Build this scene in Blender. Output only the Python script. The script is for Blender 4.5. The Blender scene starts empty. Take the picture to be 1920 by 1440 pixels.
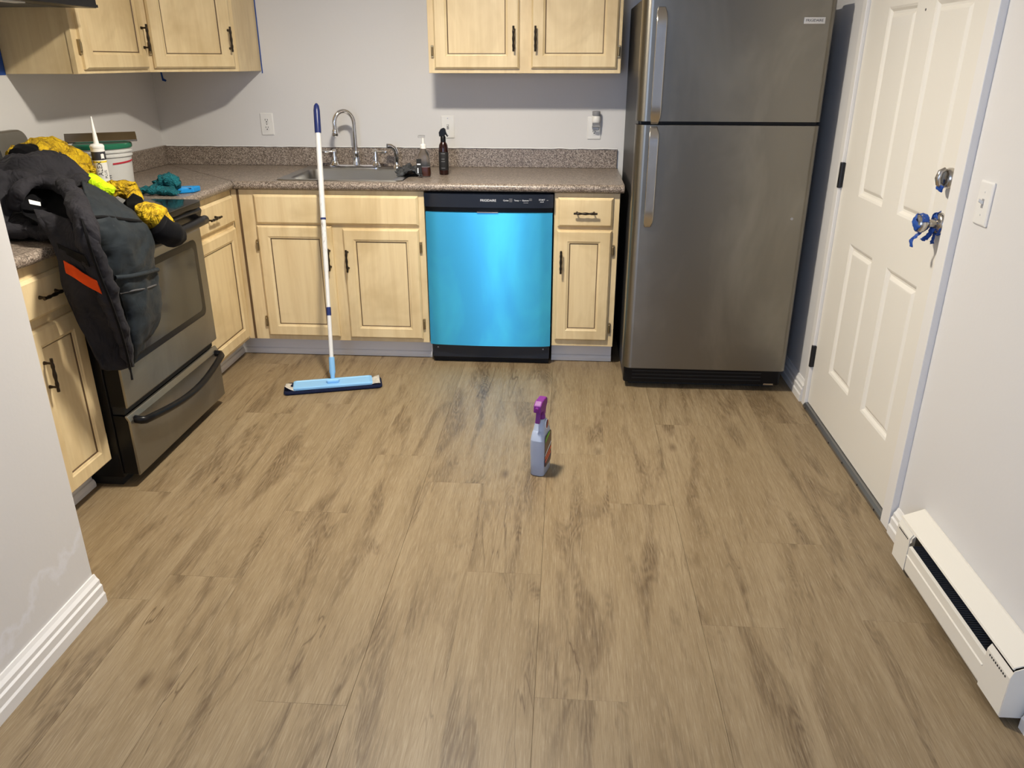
import bpy, math, random
import numpy as np
from mathutils import Vector, Matrix, noise
random.seed(7)
S = bpy.context.scene
COL = S.collection
PI = math.pi

# ------------------------------------------------------------------ camera
F, CX, CY, CZ = 1463.81, 2.2443, -4.3831, 1.4494
YAW, PIT, ROL = -0.0677, 0.3923, 0.0008
def cam_axes():
    cy, sy, cp, sp = math.cos(YAW), math.sin(YAW), math.cos(PIT), math.sin(PIT)
    fwd = Vector((sy*cp, cy*cp, -sp)); right = Vector((cy, -sy, 0)); up = right.cross(fwd)
    r = right*math.cos(ROL) + up*math.sin(ROL)
    u = -right*math.sin(ROL) + up*math.cos(ROL)
    return r, u, fwd
_r, _u, _f = cam_axes()
cam = bpy.data.cameras.new('camera'); cam.sensor_width = 36; cam.lens = F/1920*36
cam.clip_start = 0.05; cam.clip_end = 60
camo = bpy.data.objects.new('camera', cam); COL.objects.link(camo)
M3 = Matrix((_r, _u, -_f)).transposed()
camo.matrix_world = Matrix.Translation((CX, CY, CZ)) @ M3.to_4x4()
S.camera = camo
def px(u, v, ax, val):
    """point on the plane ax = val seen at photo pixel (u, v)"""
    q = _r*((u-960)/F) + _u*((720-v)/F) + _f
    i = 'xyz'.index(ax); c = (CX, CY, CZ)
    t = (val-c[i])/q[i]
    return Vector((CX, CY, CZ)) + q*t

# ------------------------------------------------------------------ light, world, exposure
S.view_settings.view_transform = 'Standard'; S.view_settings.look = 'None'
S.view_settings.gamma = 1; S.view_settings.use_curve_mapping = False
S.view_settings.exposure = 0.0
LAMP_STRENGTH = 760.0
LAMP_COL = (1.0, 0.915, 0.78)
WIN_POWER = 38.0
WIN_COL = (0.50, 0.66, 1.0)
w = bpy.data.worlds.new('World'); S.world = w; w.use_nodes = True
w.node_tree.nodes['Background'].inputs[0].default_value = (0.55, 0.68, 0.9, 1)
w.node_tree.nodes['Background'].inputs[1].default_value = 0.5
wl = bpy.data.lights.new('window_rear_offscreen', 'AREA'); wl.shape = 'RECTANGLE'
wl.size = .75; wl.size_y = 1.25; wl.energy = WIN_POWER; wl.color = WIN_COL
wlo = bpy.data.objects.new('window_rear_offscreen', wl); COL.objects.link(wlo)
wlo.location = (1.60, -5.97, 1.45); wlo.rotation_euler = (PI/2, 0, 0)   # faces +y into the room

# ------------------------------------------------------------------ materials
def mat(name, col, rough=0.5, metal=0.0, spec=0.5, coat=0.0, aniso=0.0):
    m = bpy.data.materials.new(name); m.use_nodes = True
    b = m.node_tree.nodes['Principled BSDF']
    b.inputs['Base Color'].default_value = (*col, 1)
    b.inputs['Roughness'].default_value = rough
    b.inputs['Metallic'].default_value = metal
    b.inputs['Specular IOR Level'].default_value = spec
    b.inputs['Coat Weight'].default_value = coat
    b.inputs['Anisotropic'].default_value = aniso
    return m
class NT:
    def __init__(s, m):
        s.m = m; s.t = m.node_tree; s.n = s.t.nodes; s.l = s.t.links
        s.b = s.n['Principled BSDF']
    def add(s, typ, **k):
        n = s.n.new(typ)
        for a, b in k.items():
            if a.startswith('i_'):
                key = a[2:].replace('_', ' ')
                n.inputs[key].default_value = b
            else: setattr(n, a, b)
        return n
    def link(s, a, b): s.l.new(a, b)
    def coords(s, scale=(1, 1, 1), rnd=False, rot=(0, 0, 0)):
        tc = s.add('ShaderNodeTexCoord'); mp = s.add('ShaderNodeMapping')
        mp.inputs['Scale'].default_value = scale; mp.inputs['Rotation'].default_value = rot
        if rnd:
            oi = s.add('ShaderNodeObjectInfo'); ml = s.add('ShaderNodeVectorMath', operation='MULTIPLY')
            cb = s.add('ShaderNodeCombineXYZ'); w1 = s.math('MULTIPLY', oi.outputs['Random'], 37.0)
            w2 = s.math('MULTIPLY', oi.outputs['Random'], 91.0)
            s.link(w1, cb.inputs[0]); s.link(w2, cb.inputs[1])
            ad = s.add('ShaderNodeVectorMath', operation='ADD')
            s.link(tc.outputs['Object'], ad.inputs[0]); s.link(cb.outputs[0], ad.inputs[1])
            s.link(ad.outputs[0], mp.inputs['Vector'])
        else: s.link(tc.outputs['Object'], mp.inputs['Vector'])
        return mp.outputs[0]
    def noise(s, vec, scale=1, detail=4, rough=.5, dist=0):
        n = s.add('ShaderNodeTexNoise'); n.inputs['Scale'].default_value = scale
        n.inputs['Detail'].default_value = detail; n.inputs['Roughness'].default_value = rough
        n.inputs['Distortion'].default_value = dist
        s.link(vec, n.inputs['Vector']); return n.outputs['Fac']
    def math(s, op, a, b=None, clamp=False):
        n = s.add('ShaderNodeMath', operation=op, use_clamp=clamp)
        for i, x in enumerate((a, b)):
            if x is None: continue
            if isinstance(x, (int, float)): n.inputs[i].default_value = x
            else: s.link(x, n.inputs[i])
        return n.outputs[0]
    def ramp(s, fac, stops):
        n = s.add('ShaderNodeValToRGB'); e = n.color_ramp.elements
        e[0].position = stops[0][0]; e[0].color = (*stops[0][1], 1)
        e[1].position = stops[-1][0]; e[1].color = (*stops[-1][1], 1)
        for p, c in stops[1:-1]:
            k = e.new(p); k.color = (*c, 1)
        s.link(fac, n.inputs[0]); return n.outputs[0]
    def mix(s, fac, a, b, mode='MIX'):
        n = s.add('ShaderNodeMix', data_type='RGBA', blend_type=mode)
        for i, x in ((0, fac), (6, a), (7, b)):
            if isinstance(x, (int, float)): n.inputs[i].default_value = x
            elif isinstance(x, tuple): n.inputs[i].default_value = (*x, 1)
            else: s.link(x, n.inputs[i])
        return n.outputs[2]
    def bump(s, h, strength=.2, dist=.002):
        n = s.add('ShaderNodeBump'); n.inputs['Strength'].default_value = strength
        n.inputs['Distance'].default_value = dist; s.link(h, n.inputs['Height'])
        s.link(n.outputs[0], s.b.inputs['Normal'])
    def color(s, c): s.link(c, s.b.inputs['Base Color'])
    def rough(s, r): s.link(r, s.b.inputs['Roughness'])

def paint(name, col, rough=.6, scale=90, strength=.12):
    m = mat(name, col, rough); t = NT(m); c = t.coords()
    big = t.noise(c, 1.6, 3)
    t.color(t.mix(t.math('MULTIPLY', big, .25), col, tuple(x*.9 for x in col)))
    t.bump(t.noise(c, scale, 3), strength, .002); return m
M = {}
M['wall'] = paint('wall_paint', (.71, .70, .69))
M['ceil'] = paint('ceiling_paint', (.8, .79, .77))
M['trim'] = paint('trim_paint', (.80, .785, .76), .35, 25, .05)
M['doorpaint'] = paint('door_paint', (.80, .77, .70), .38, 300, .05)
M['heater'] = paint('heater_enamel', (.80, .765, .68), .35, 12, .03)
M['toekick'] = paint('toe_kick_paint', (.76, .75, .74), .4, 30, .03)
M['plate'] = mat('outlet_plastic', (.78, .77, .74), .35)

def stubpaint():
    m = paint('patched_wall_paint', (.70, .685, .67)); t = NT(m)
    tc = t.add('ShaderNodeTexCoord'); sp = t.add('ShaderNodeSeparateXYZ'); t.link(tc.outputs['Object'], sp.inputs[0])
    nz = t.noise(tc.outputs['Object'], 9, 5, .6)
    # touch-up paint edge: a line rising towards the end of the wall
    a = t.math('MULTIPLY', sp.outputs[1], .28); line = t.math('SUBTRACT', sp.outputs[2], a)
    line = t.math('SUBTRACT', line, .985)
    line = t.math('ADD', line, t.math('MULTIPLY', t.math('SUBTRACT', nz, .5), .25))
    band = t.math('SUBTRACT', 1.0, t.math('MULTIPLY', t.math('ABSOLUTE', line), 45), True)
    old = t.b.inputs['Base Color'].links[0].from_socket
    t.color(t.mix(t.math('MULTIPLY', band, .55), old, (.80, .81, .86)))
    return m
M['stub'] = stubpaint()

def plank_mat():
    m = mat('oak_vinyl_plank', (.4, .3, .2), .42, spec=.35); t = NT(m)
    oi = t.add('ShaderNodeObjectInfo')
    c = t.coords((1, 1, 1), True)
    def sc(x, y):
        mp = t.add('ShaderNodeMapping'); mp.inputs['Scale'].default_value = (x, y, 1); t.link(c, mp.inputs['Vector']); return mp.outputs[0]
    streak = t.noise(sc(70, 3.0), 1, 5, .65, .4)
    fine = t.noise(sc(280, 14), 1, 3, .65)
    band = t.noise(sc(10, .8), 1, 4, .55, .6)
    blotch = t.noise(sc(9.5, 1.5), 1, 4, .55, 1.1)
    field = t.noise(sc(7.5, 1.25), 1, 2.0, .4, .8)
    rings = t.math('SINE', t.math('MULTIPLY', field, 170))
    rings = t.math('ADD', t.math('MULTIPLY', rings, .5), .5)
    bl = t.math('MULTIPLY', t.math('SUBTRACT', blotch, .51), 6.0, True)
    cath = t.math('MULTIPLY', rings, bl, True)
    base = t.ramp(band, [(.34, (.225, .165, .095)), (.5, (.262, .196, .116)), (.66, (.298, .228, .140))])
    base = t.mix(t.math('MULTIPLY', t.math('SUBTRACT', streak, .44), 2.6, True), base, (.190, .136, .078))
    base = t.mix(t.math('MULTIPLY', bl, .66), base, (.138, .094, .052))
    base = t.mix(t.math('MULTIPLY', cath, .6), base, (.085, .055, .030))
    base = t.mix(t.math('MULTIPLY', t.math('SUBTRACT', fine, .50), 2.6, True), base, (.37, .30, .20))
    base = t.mix(t.math('MULTIPLY', t.math('SUBTRACT', .44, fine), 3.0, True), base, (.13, .09, .05))
    # cracks and knots
    crack = t.noise(sc(11, .75), 1, 3, .5, 1.0)
    cr = t.math('SUBTRACT', 1.0, t.math('MULTIPLY', t.math('ABSOLUTE', t.math('SUBTRACT', crack, .5)), 95), True)
    gate = t.math('MULTIPLY', t.math('SUBTRACT', t.noise(sc(4.5, 1.2), 1, 2), .54), 9, True)
    base = t.mix(t.math('MULTIPLY', t.math('MULTIPLY', cr, gate), .75), base, (.085, .052, .028))
    vo = t.add('ShaderNodeTexVoronoi'); vo.inputs['Scale'].default_value = 1; t.link(sc(5.2, 2.1), vo.inputs['Vector'])
    knot = t.math('SUBTRACT', 1.0, t.math('MULTIPLY', vo.outputs['Distance'], 9.5), True)
    base = t.mix(t.math('MULTIPLY', knot, .8), base, (.08, .048, .026))
    tone = t.math('ADD', t.math('MULTIPLY', oi.outputs['Random'], .06), .97)
    hs = t.add('ShaderNodeHueSaturation'); t.link(tone, hs.inputs['Value']); t.link(base, hs.inputs['Color'])
    hs.inputs['Saturation'].default_value = 1.04
    t.color(hs.outputs[0])
    t.rough(t.math('ADD', t.math('MULTIPLY', streak, .25), .33))
    t.bump(t.math('ADD', fine, streak), .18, .0015)
    return m
M['plank'] = plank_mat()
M['underlay'] = mat('floor_underlay', (.07, .05, .035), .9)

def cabwood(name, light, dark, sc=(28, 28, 1.6)):
    m = mat(name, light, .38, spec=.4); t = NT(m); c = t.coords(sc)
    n = t.noise(c, 1, 5, .6, .5); big = t.noise(t.coords((3.2, 3.2, 2.0)), 1, 4, .6, .6)
    b = t.ramp(n, [(.3, dark), (.62, light)])
    t.color(t.mix(t.math('MULTIPLY', t.math('SUBTRACT', big, .49), 3.2, True), b, (dark[0]*.74, dark[1]*.70, dark[2]*.62)))
    t.bump(n, .06, .001); return m
M['wood'] = cabwood('glazed_maple', (.78, .63, .375), (.69, .53, .295))
M['frame'] = M['panel'] = M['wood']
M['glaze'] = mat('brown_glaze', (.12, .070, .032), .5)
M['bronze'] = mat('antique_bronze', (.035, .026, .018), .35, .8)
M['brass'] = mat('aged_hinge_brass', (.32, .25, .14), .35, .9)

def laminate(name, k):
    m = mat(name, (.3, .25, .2), .33, spec=.45); t = NT(m); c = t.coords()
    v = t.add('ShaderNodeTexVoronoi'); v.inputs['Scale'].default_value = 260; t.link(c, v.inputs['Vector'])
    sp = t.add('ShaderNodeSeparateColor'); t.link(v.outputs['Color'], sp.inputs[0])
    n = t.noise(c, 75, 4, .7); s = t.math('ADD', t.math('MULTIPLY', sp.outputs[0], .6), t.math('MULTIPLY', n, .4))
    col = t.ramp(s, [(.15, (.055*k, .042*k, .034*k)), (.38, (.17*k, .135*k, .108*k)), (.6, (.30*k, .245*k, .20*k)), (.85, (.52*k, .45*k, .38*k))])
    vein = t.noise(t.coords((4, 14, 4)), 1, 5, .6, 1.2)
    t.color(t.mix(t.math('MULTIPLY', t.math('SUBTRACT', vein, .55), 2.5, True), col, (.12*k, .085*k, .06*k)))
    return m
M['laminate'] = laminate('speckled_laminate', 1.0)

def steel(name, col, rough, stretch=(2, 2, 220), aniso=.0, metal=1.0):
    m = mat(name, col, rough, metal, aniso=aniso); t = NT(m); n = t.noise(t.coords(stretch), 1, 3, .6)
    sm = t.noise(t.coords((3, 3, 1.4)), 1, 4, .6, .5)
    t.rough(t.math('ADD', t.math('MULTIPLY', n, .10), t.math('ADD', t.math('MULTIPLY', sm, .12), rough-.10)))
    t.color(t.mix(t.math('MULTIPLY', t.math('SUBTRACT', sm, .5), 3.0, True), col, tuple(min(1, x*1.45) for x in col)))
    if aniso:
        t.b.inputs['Anisotropic Rotation'].default_value = .25; tg = t.add('ShaderNodeTangent', direction_type='RADIAL', axis='Z'); t.link(tg.outputs[0], t.b.inputs['Tangent'])
    return m
M['steel'] = steel('brushed_stainless', (.22, .205, .175), .34, aniso=.6)
M['rangesteel'] = steel('range_stainless', (.30, .285, .25), .42, aniso=.3)
M['handlesteel'] = steel('handle_stainless', (.52, .50, .47), .22, (220, 220, 2))
M['sinksteel'] = steel('sink_stainless', (.36, .355, .34), .30, (90, 3, 90))
M['chrome'] = mat('chrome', (.82, .82, .84), .06, 1)
M['nickel'] = mat('satin_nickel', (.55, .52, .48), .22, 1)
M['bluefilm'] = steel('blue_protective_film', (.06, .50, .90), .34, (2, 2, 180), .8, .6)
M['black'] = mat('black_plastic', (.006, .006, .007), .30, spec=.22)
M['navyblack'] = mat('blue_black_gloss', (.010, .014, .024), .22)
M['blackmatte'] = mat('black_matte', (.012, .012, .012), .7)
M['glassblack'] = mat('black_ceran_glass', (.008, .008, .009), .08)
def pebbled():
    m = mat('fridge_side', (.022, .022, .024), .42); t = NT(m); t.bump(t.noise(t.coords(), 260, 2), .35, .002); return m
M['fridgeside'] = pebbled()
M['ovenglass'] = mat('oven_window_glass', (.035, .035, .03), .12, spec=.7)
M['white'] = mat('white_plastic', (.85, .84, .80), .4)
M['text'] = mat('pale_print', (.82, .84, .88), .5)
M['textdark'] = mat('dark_print', (.03, .03, .035), .5)
M['grey'] = mat('grey_plastic', (.30, .30, .31), .45)
M['darkgrey'] = mat('dark_grey', (.07, .07, .075), .5)
def fabric(name, col, col2, rough=.85, scale=24, bs=.35, fold=0, fs=(9, 9, 6)):
    m = mat(name, col, rough, spec=.08); t = NT(m); c = t.coords(); n = t.noise(c, scale, 5, .6, .6)
    t.color(t.ramp(n, [(.38, col2), (.62, col)]))
    if fold:
        f = t.noise(t.coords(fs, rot=(.5, .3, .6)), 1, 3, .55, 1.0)
        r1 = t.math('ABSOLUTE', t.math('SUBTRACT', f, .5))
        g = t.noise(t.coords(tuple(x*2.3 for x in fs), rot=(1.1, .2, -.4)), 1, 2, .5, .8)
        r2 = t.math('ABSOLUTE', t.math('SUBTRACT', g, .5))
        hgt = t.math('ADD', t.math('MINIMUM', t.math('MULTIPLY', r1, 5), 1.0), t.math('MULTIPLY', t.math('MINIMUM', t.math('MULTIPLY', r2, 4), 1.0), .4))
        t.bump(hgt, fold, .012)
    else: t.bump(t.noise(c, 220, 3), bs, .001)
    t.b.inputs['Sheen Weight'].default_value = .02
    return m
M['jacket'] = fabric('charcoal_softshell', (.027, .026, .031), (.020, .0195, .023), .72, 6, fold=.5, fs=(7, 7, 5))
M['puff'] = fabric('slate_nylon', (.024, .030, .035), (.016, .020, .024), .52, 8, .1, fold=.14, fs=(5, 5, 9))
M['jackdark'] = fabric('black_lining', (.004, .004, .005), (.003, .003, .004), .9)
M['trimblack'] = fabric('black_tape', (.005, .005, .006), (.004, .004, .005), .6)
M['orange'] = fabric('orange_band', (.75, .085, .012), (.62, .065, .010), .7, 10, .15)
def yellowm():
    m = mat('yellow_workwear', (.75, .50, .02), .75, spec=.25); t = NT(m); c = t.coords()
    n = t.noise(c, 15, 6, .7, 1.4); d = t.noise(c, 13, 4, .6, 2.0)
    b = t.ramp(n, [(.33, (.06, .042, .010)), (.42, (.34, .21, .010)), (.52, (.60, .385, .012)), (.66, (.68, .47, .016))])
    ck = t.math('SUBTRACT', 1.0, t.math('MULTIPLY', t.math('ABSOLUTE', t.math('SUBTRACT', d, .44)), 42), True)
    t.color(t.mix(t.math('MULTIPLY', ck, .55), b, (.05, .03, .008))); 
    f = t.noise(t.coords((18, 18, 14), rot=(.4, .8, .2)), 1, 3, .55, 1.2)
    r1 = t.math('MINIMUM', t.math('MULTIPLY', t.math('ABSOLUTE', t.math('SUBTRACT', f, .5)), 6), 1.0)
    t.bump(t.math('ADD', r1, t.math('MULTIPLY', n, .3)), .9, .010); return m
M['yellow'] = yellowm()
M['lime'] = fabric('lime_high_visibility', (.62, .92, .015), (.52, .80, .012), .7, 9, .15, fold=.5, fs=(14, 14, 14))
M['teal'] = fabric('teal_microfibre', (.018, .155, .185), (.012, .095, .118), .9, 40, fold=.7, fs=(30, 30, 30))
M['skyblue'] = mat('sky_blue_plastic', (.25, .53, .86), .4)
M['bluecloth'] = fabric('bright_blue_pack', (.02, .28, .68), (.018, .24, .60), .5, 10, .1)
M['navy'] = mat('navy_grip', (.012, .025, .13), .35)
M['navypad'] = fabric('navy_mop_pad', (.012, .016, .045), (.008, .011, .03), .95, 120, .8)
M['padwhite'] = fabric('pale_mop_backing', (.72, .68, .60), (.45, .42, .37), .9, 26)
M['pole'] = None
def polem():
    m = mat('worn_white_pole', (.74, .74, .73), .35); t = NT(m); c = t.coords((60, 60, 9)); n = t.noise(c, 1, 4, .6, .8)
    tc = t.add('ShaderNodeTexCoord'); sp = t.add('ShaderNodeSeparateXYZ'); t.link(tc.outputs['Object'], sp.inputs[0])
    g = t.math('SUBTRACT', 1.0, t.math('MULTIPLY', t.math('ABSOLUTE', t.math('SUBTRACT', sp.outputs[2], .72)), 6.0), True)
    f = t.math('MULTIPLY', t.math('MULTIPLY', t.math('SUBTRACT', n, .55), 9, True), g)
    t.color(t.mix(f, (.74, .74, .73), (.20, .18, .17))); return m
M['pole'] = polem()
M['tape'] = mat('blue_masking_tape', (.009, .065, .32), .55)
M['purple'] = mat('purple_trigger_plastic', (.16, .012, .20), .5)
M['bottlegrey'] = mat('blue_grey_bottle_plastic', (.36, .42, .55), .35)
M['labelbrown'] = mat('brown_label', (.10, .065, .045), .4)
M['labelred'] = mat('orange_red_print', (.70, .12, .05), .45)
M['labelgreen'] = mat('green_print', (.12, .45, .03), .45)
M['labelpurple'] = mat('dark_purple_print', (.035, .012, .05), .4)
M['amber'] = mat('dark_amber_glass', (.022, .006, .005), .12)
M['soap'] = mat('amber_soap', (.11, .022, .006), .2)
M['green'] = mat('green_bucket_rim', (.012, .16, .085), .4)
M['red'] = mat('red_band', (.45, .015, .035), .45)
M['yband'] = mat('yellow_band', (.80, .62, .03), .45)
M['bucket'] = mat('bucket_plastic', (.62, .62, .60), .4)
M['rag'] = fabric('grey_rag', (.10, .105, .11), (.03, .032, .035), .9, 30)
M['threshold'] = mat('aluminium_threshold', (.30, .30, .30), .38, .9)
M['hingeblack'] = mat('black_hinge', (.02, .02, .022), .35, .4)
M['caulk'] = mat('white_caulk', (.78, .78, .77), .6)
def glassm(name, col, rough=.03):
    m = mat(name, col, rough); b = m.node_tree.nodes['Principled BSDF']; b.inputs['Transmission Weight'].default_value = 1
    b.inputs['IOR'].default_value = 1.3; return m
M['clear'] = glassm('clear_plastic', (.86, .86, .86), .22)
M['pane'] = glassm('window_glass', (.95, .97, .97), .0)
M['pane'].node_tree.nodes['Principled BSDF'].inputs['IOR'].default_value = 1.02
bm_ = bpy.data.materials.new('lamp_glow'); bm_.use_nodes = True
bb = bm_.node_tree.nodes['Principled BSDF']; bb.inputs['Base Color'].default_value = (1, 1, 1, 1)
bb.inputs['Emission Color'].default_value = (*LAMP_COL, 1); bb.inputs['Emission Strength'].default_value = LAMP_STRENGTH
M['glow'] = bm_

# ------------------------------------------------------------------ mesh helpers
class MB:
    def __init__(s): s.v = []; s.f = []
    def add(s, vs, fs):
        o = len(s.v); s.v += [tuple(p) for p in vs]; s.f += [tuple(i+o for i in q) for q in fs]; return s
    def box(s, x0, x1, y0, y1, z0, z1):
        if x0 > x1: x0, x1 = x1, x0
        if y0 > y1: y0, y1 = y1, y0
        if z0 > z1: z0, z1 = z1, z0
        return s.add([(x0,y0,z0),(x1,y0,z0),(x1,y1,z0),(x0,y1,z0),(x0,y0,z1),(x1,y0,z1),(x1,y1,z1),(x0,y1,z1)],
                     [(0,3,2,1),(4,5,6,7),(0,1,5,4),(1,2,6,5),(2,3,7,6),(3,0,4,7)])
    def loops(s, L, cap0=True, cap1=True):
        n = len(L[0]); vs = [p for l in L for p in l]; fs = []
        for k in range(len(L)-1):
            for i in range(n):
                j = (i+1) % n
                fs.append((k*n+i, k*n+j, (k+1)*n+j, (k+1)*n+i))
        if cap0: fs.append(tuple(range(n-1, -1, -1)))
        if cap1: fs.append(tuple((len(L)-1)*n+i for i in range(n)))
        return s.add(vs, fs)
    def tube(s, path, rad, n=12, caps=True, flat=None):
        P = [Vector(p) for p in path]; L = []
        up = None
        for i, p in enumerate(P):
            t = (P[min(i+1, len(P)-1)] - P[max(i-1, 0)]).normalized()
            if up is None:
                up = Vector((0, 0, 1)) if abs(t.z) < .9 else Vector((1, 0, 0))
            up = (up - t*up.dot(t)).normalized(); sd = t.cross(up)
            r = rad[i] if isinstance(rad, (list, tuple)) else rad
            a, b = r if isinstance(r, tuple) else (r, r)
            L.append([p + sd*(a*math.cos(2*PI*k/n)) + up*(b*math.sin(2*PI*k/n)) for k in range(n)])
        return s.loops(L, caps, caps)
    def lathe(s, prof, c=(0, 0, 0), n=24, axis='z', caps=True):
        L = []
        for r, h in prof:
            r = max(r, 1e-4); l = []
            for k in range(n):
                a = 2*PI*k/n; x, y = r*math.cos(a), r*math.sin(a)
                q = {'z': (x, y, h), 'x': (h, x, y), 'y': (y, h, x)}[axis]
                l.append((c[0]+q[0], c[1]+q[1], c[2]+q[2]))
            L.append(l)
        return s.loops(L, caps, caps)
    def prism(s, poly, axis, a, b):
        def p3(q, h): return {'x': (h, q[0], q[1]), 'y': (q[0], h, q[1]), 'z': (q[0], q[1], h)}[axis]
        return s.loops([[p3(q, a) for q in poly], [p3(q, b) for q in poly]])
    def grid(s, G):
        r, c = len(G), len(G[0])
        return s.add([p for row in G for p in row],
                     [(i*c+j, i*c+j+1, (i+1)*c+j+1, (i+1)*c+j) for i in range(r-1) for j in range(c-1)])
    def xf(s, fn): s.v = [tuple(fn(Vector(p))) for p in s.v]; return s
def rrect(x0, x1, y0, y1, r, n=5):
    pts = []
    for cx, cy, a0 in ((x1-r, y0+r, -PI/2), (x1-r, y1-r, 0), (x0+r, y1-r, PI/2), (x0+r, y0+r, PI)):
        for k in range(n+1):
            a = a0 + PI/2*k/n; pts.append((cx+r*math.cos(a), cy+r*math.sin(a)))
    return pts
XF = {}
def build(mb, name, m, parent=None, bevel=0, smooth=None, local=False, seg=2, recalc=True):
    me = bpy.data.meshes.new(name)
    vs = mb.v
    root = parent
    while root is not None and root.parent is not None: root = root.parent
    if root is not None and not local and root.name in XF:
        inv = XF[root.name].inverted(); vs = [tuple(inv @ Vector(p)) for p in vs]
    me.from_pydata(vs, [], mb.f)
    if recalc:
        import bmesh
        b = bmesh.new(); b.from_mesh(me); bmesh.ops.recalc_face_normals(b, faces=b.faces); b.to_mesh(me); b.free()
    me.materials.append(M[m] if isinstance(m, str) else m)
    if smooth is not None:
        me.polygons.foreach_set('use_smooth', [True]*len(me.polygons)); me.set_sharp_from_angle(angle=smooth)
    me.update()
    o = bpy.data.objects.new(name, me); COL.objects.link(o)
    if parent is not None: o.parent = parent
    if bevel:
        bv = o.modifiers.new('bevel', 'BEVEL'); bv.width = bevel; bv.segments = seg; bv.limit_method = 'ANGLE'; bv.angle_limit = .6
    return o
def thing(name, label, cat, loc=(0, 0, 0), rz=0, group=None, kind=None):
    o = bpy.data.objects.new(name, None); COL.objects.link(o); o.empty_display_size = .05
    o.location = loc; o.rotation_euler = (0, 0, rz)
    o['label'] = label; o['category'] = cat
    if group: o['group'] = group
    if kind: o['kind'] = kind
    XF[o.name] = Matrix.Translation(loc) @ Matrix.Rotation(rz, 4, 'Z')
    return o
def tag(o, label, cat, group=None, kind=None):
    o['label'] = label; o['category'] = cat
    if group: o['group'] = group
    if kind: o['kind'] = kind
    return o
def text_mb(txt, size, extr=.0006):
    cu = bpy.data.curves.new('t', 'FONT'); cu.body = txt; cu.size = size; cu.extrude = extr; cu.align_x = 'CENTER'; cu.align_y = 'CENTER'
    cu.resolution_u = 3
    o = bpy.data.objects.new('t', cu); COL.objects.link(o)
    dg = bpy.context.evaluated_depsgraph_get(); dg.update()
    me = bpy.data.meshes.new_from_object(o.evaluated_get(dg))
    mb = MB(); mb.v = [tuple(v.co) for v in me.vertices]; mb.f = [tuple(p.vertices) for p in me.polygons]
    bpy.data.objects.remove(o); bpy.data.curves.remove(cu); bpy.data.meshes.remove(me)
    return mb
def bold(mb): return mb
def crs(P, k):
    """Catmull-Rom refine a list of vectors"""
    out = []
    for i in range(len(P)-1):
        p0, p1, p2, p3 = P[max(i-1, 0)], P[i], P[i+1], P[min(i+2, len(P)-1)]
        for j in range(k):
            t = j/k
            out.append(.5*((2*p1) + (p2-p0)*t + (2*p0-5*p1+4*p2-p3)*t*t + (3*p1-p0-3*p2+p3)*t**3))
    out.append(P[-1]); return out
def cloth(rows, k=7, amp=.006, freq=14, amp2=.002, seed=0, stretch=(1, 1, 1)):
    R = [crs([Vector(p) for p in r], k) for r in rows]
    cols = [crs([R[i][j] for i in range(len(R))], k) for j in range(len(R[0]))]
    G = [[cols[j][i] for j in range(len(cols))] for i in range(len(cols[0]))]
    H = []
    for i in range(len(G)):
        row = []
        for j in range(len(G[0])):
            a = G[min(i+1, len(G)-1)][j] - G[max(i-1, 0)][j]; b = G[i][min(j+1, len(G[0])-1)] - G[i][max(j-1, 0)]
            n = a.cross(b); n = n.normalized() if n.length > 1e-9 else Vector((1, 0, 0))
            p = G[i][j]; q = Vector((p.x*stretch[0], p.y*stretch[1], p.z*stretch[2]))*freq + Vector((seed, seed*2, 0))
            d = (.6-2.2*abs(noise.noise(q)))*amp + noise.noise(q*2.1+Vector((5, 1, 3)))*amp*.5 + (.5-2*abs(noise.noise(q*2.7)))*amp2
            row.append(p + n*d)
        H.append(row)
    return MB().grid(H)
def solid(o, t, off=0):
    s = o.modifiers.new('thickness', 'SOLIDIFY'); s.thickness = t; s.offset = off; return o
def wrinkle(mb, c_fn, amp, freq, seed=0):
    mb.v = [tuple(Vector(p) + noise.noise_vector(Vector(p)*freq + Vector((seed, 0, 0)))*amp) for p in mb.v]
    return mb

# ------------------------------------------------------------------ room shell
W = 3.364          # right wall
H = 2.38
D0, D1 = -1.05, -2.035   # entry door opening (y)
def wallbox(name, boxes, m, label):
    mb = MB()
    for b in boxes: mb.box(*b)
    return tag(build(mb, name, m), label, 'wall', kind='structure')
wallbox('wall_back', [(-.12, W+.12, 0, .12, -.02, H)], 'wall', 'white painted kitchen wall behind sink and counter')
wallbox('wall_left', [(-.12, 0, -2.62, 0, -.02, H)], 'wall', 'white painted wall behind the range')
wallbox('wall_right', [(W, W+.12, D0, 0, -.02, H), (W, W+.12, -6.0, D1, -.02, H), (W, W+.12, D1, D0, 2.06, H)], 'wall', 'white painted wall around the entry door')
wallbox('wall_stub', [(-.12, .925, -2.74, -2.62, -.02, H), (.805, .925, -6.0, -2.74, -.02, H)], 'stub', 'white wall end with patched paint beside the cabinets')
wallbox('wall_rear', [(.805, W+.12, -6.12, -6.0, -.02, .8), (.805, W+.12, -6.12, -6.0, 2.1, H), (.805, 1.15, -6.12, -6.0, .8, 2.1), (2.05, W+.12, -6.12, -6.0, .8, 2.1)], 'wall', 'white wall with a window behind the viewer')
tag(build(MB().box(-.12, W+.12, -6.12, .12, H, H+.1), 'ceiling', 'ceil'), 'flat white ceiling', 'ceiling', kind='structure')
wn = thing('window_1', 'white framed window in the rear wall', 'window', (1.60, -6.06, .8), kind='structure')
fr = MB()
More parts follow.
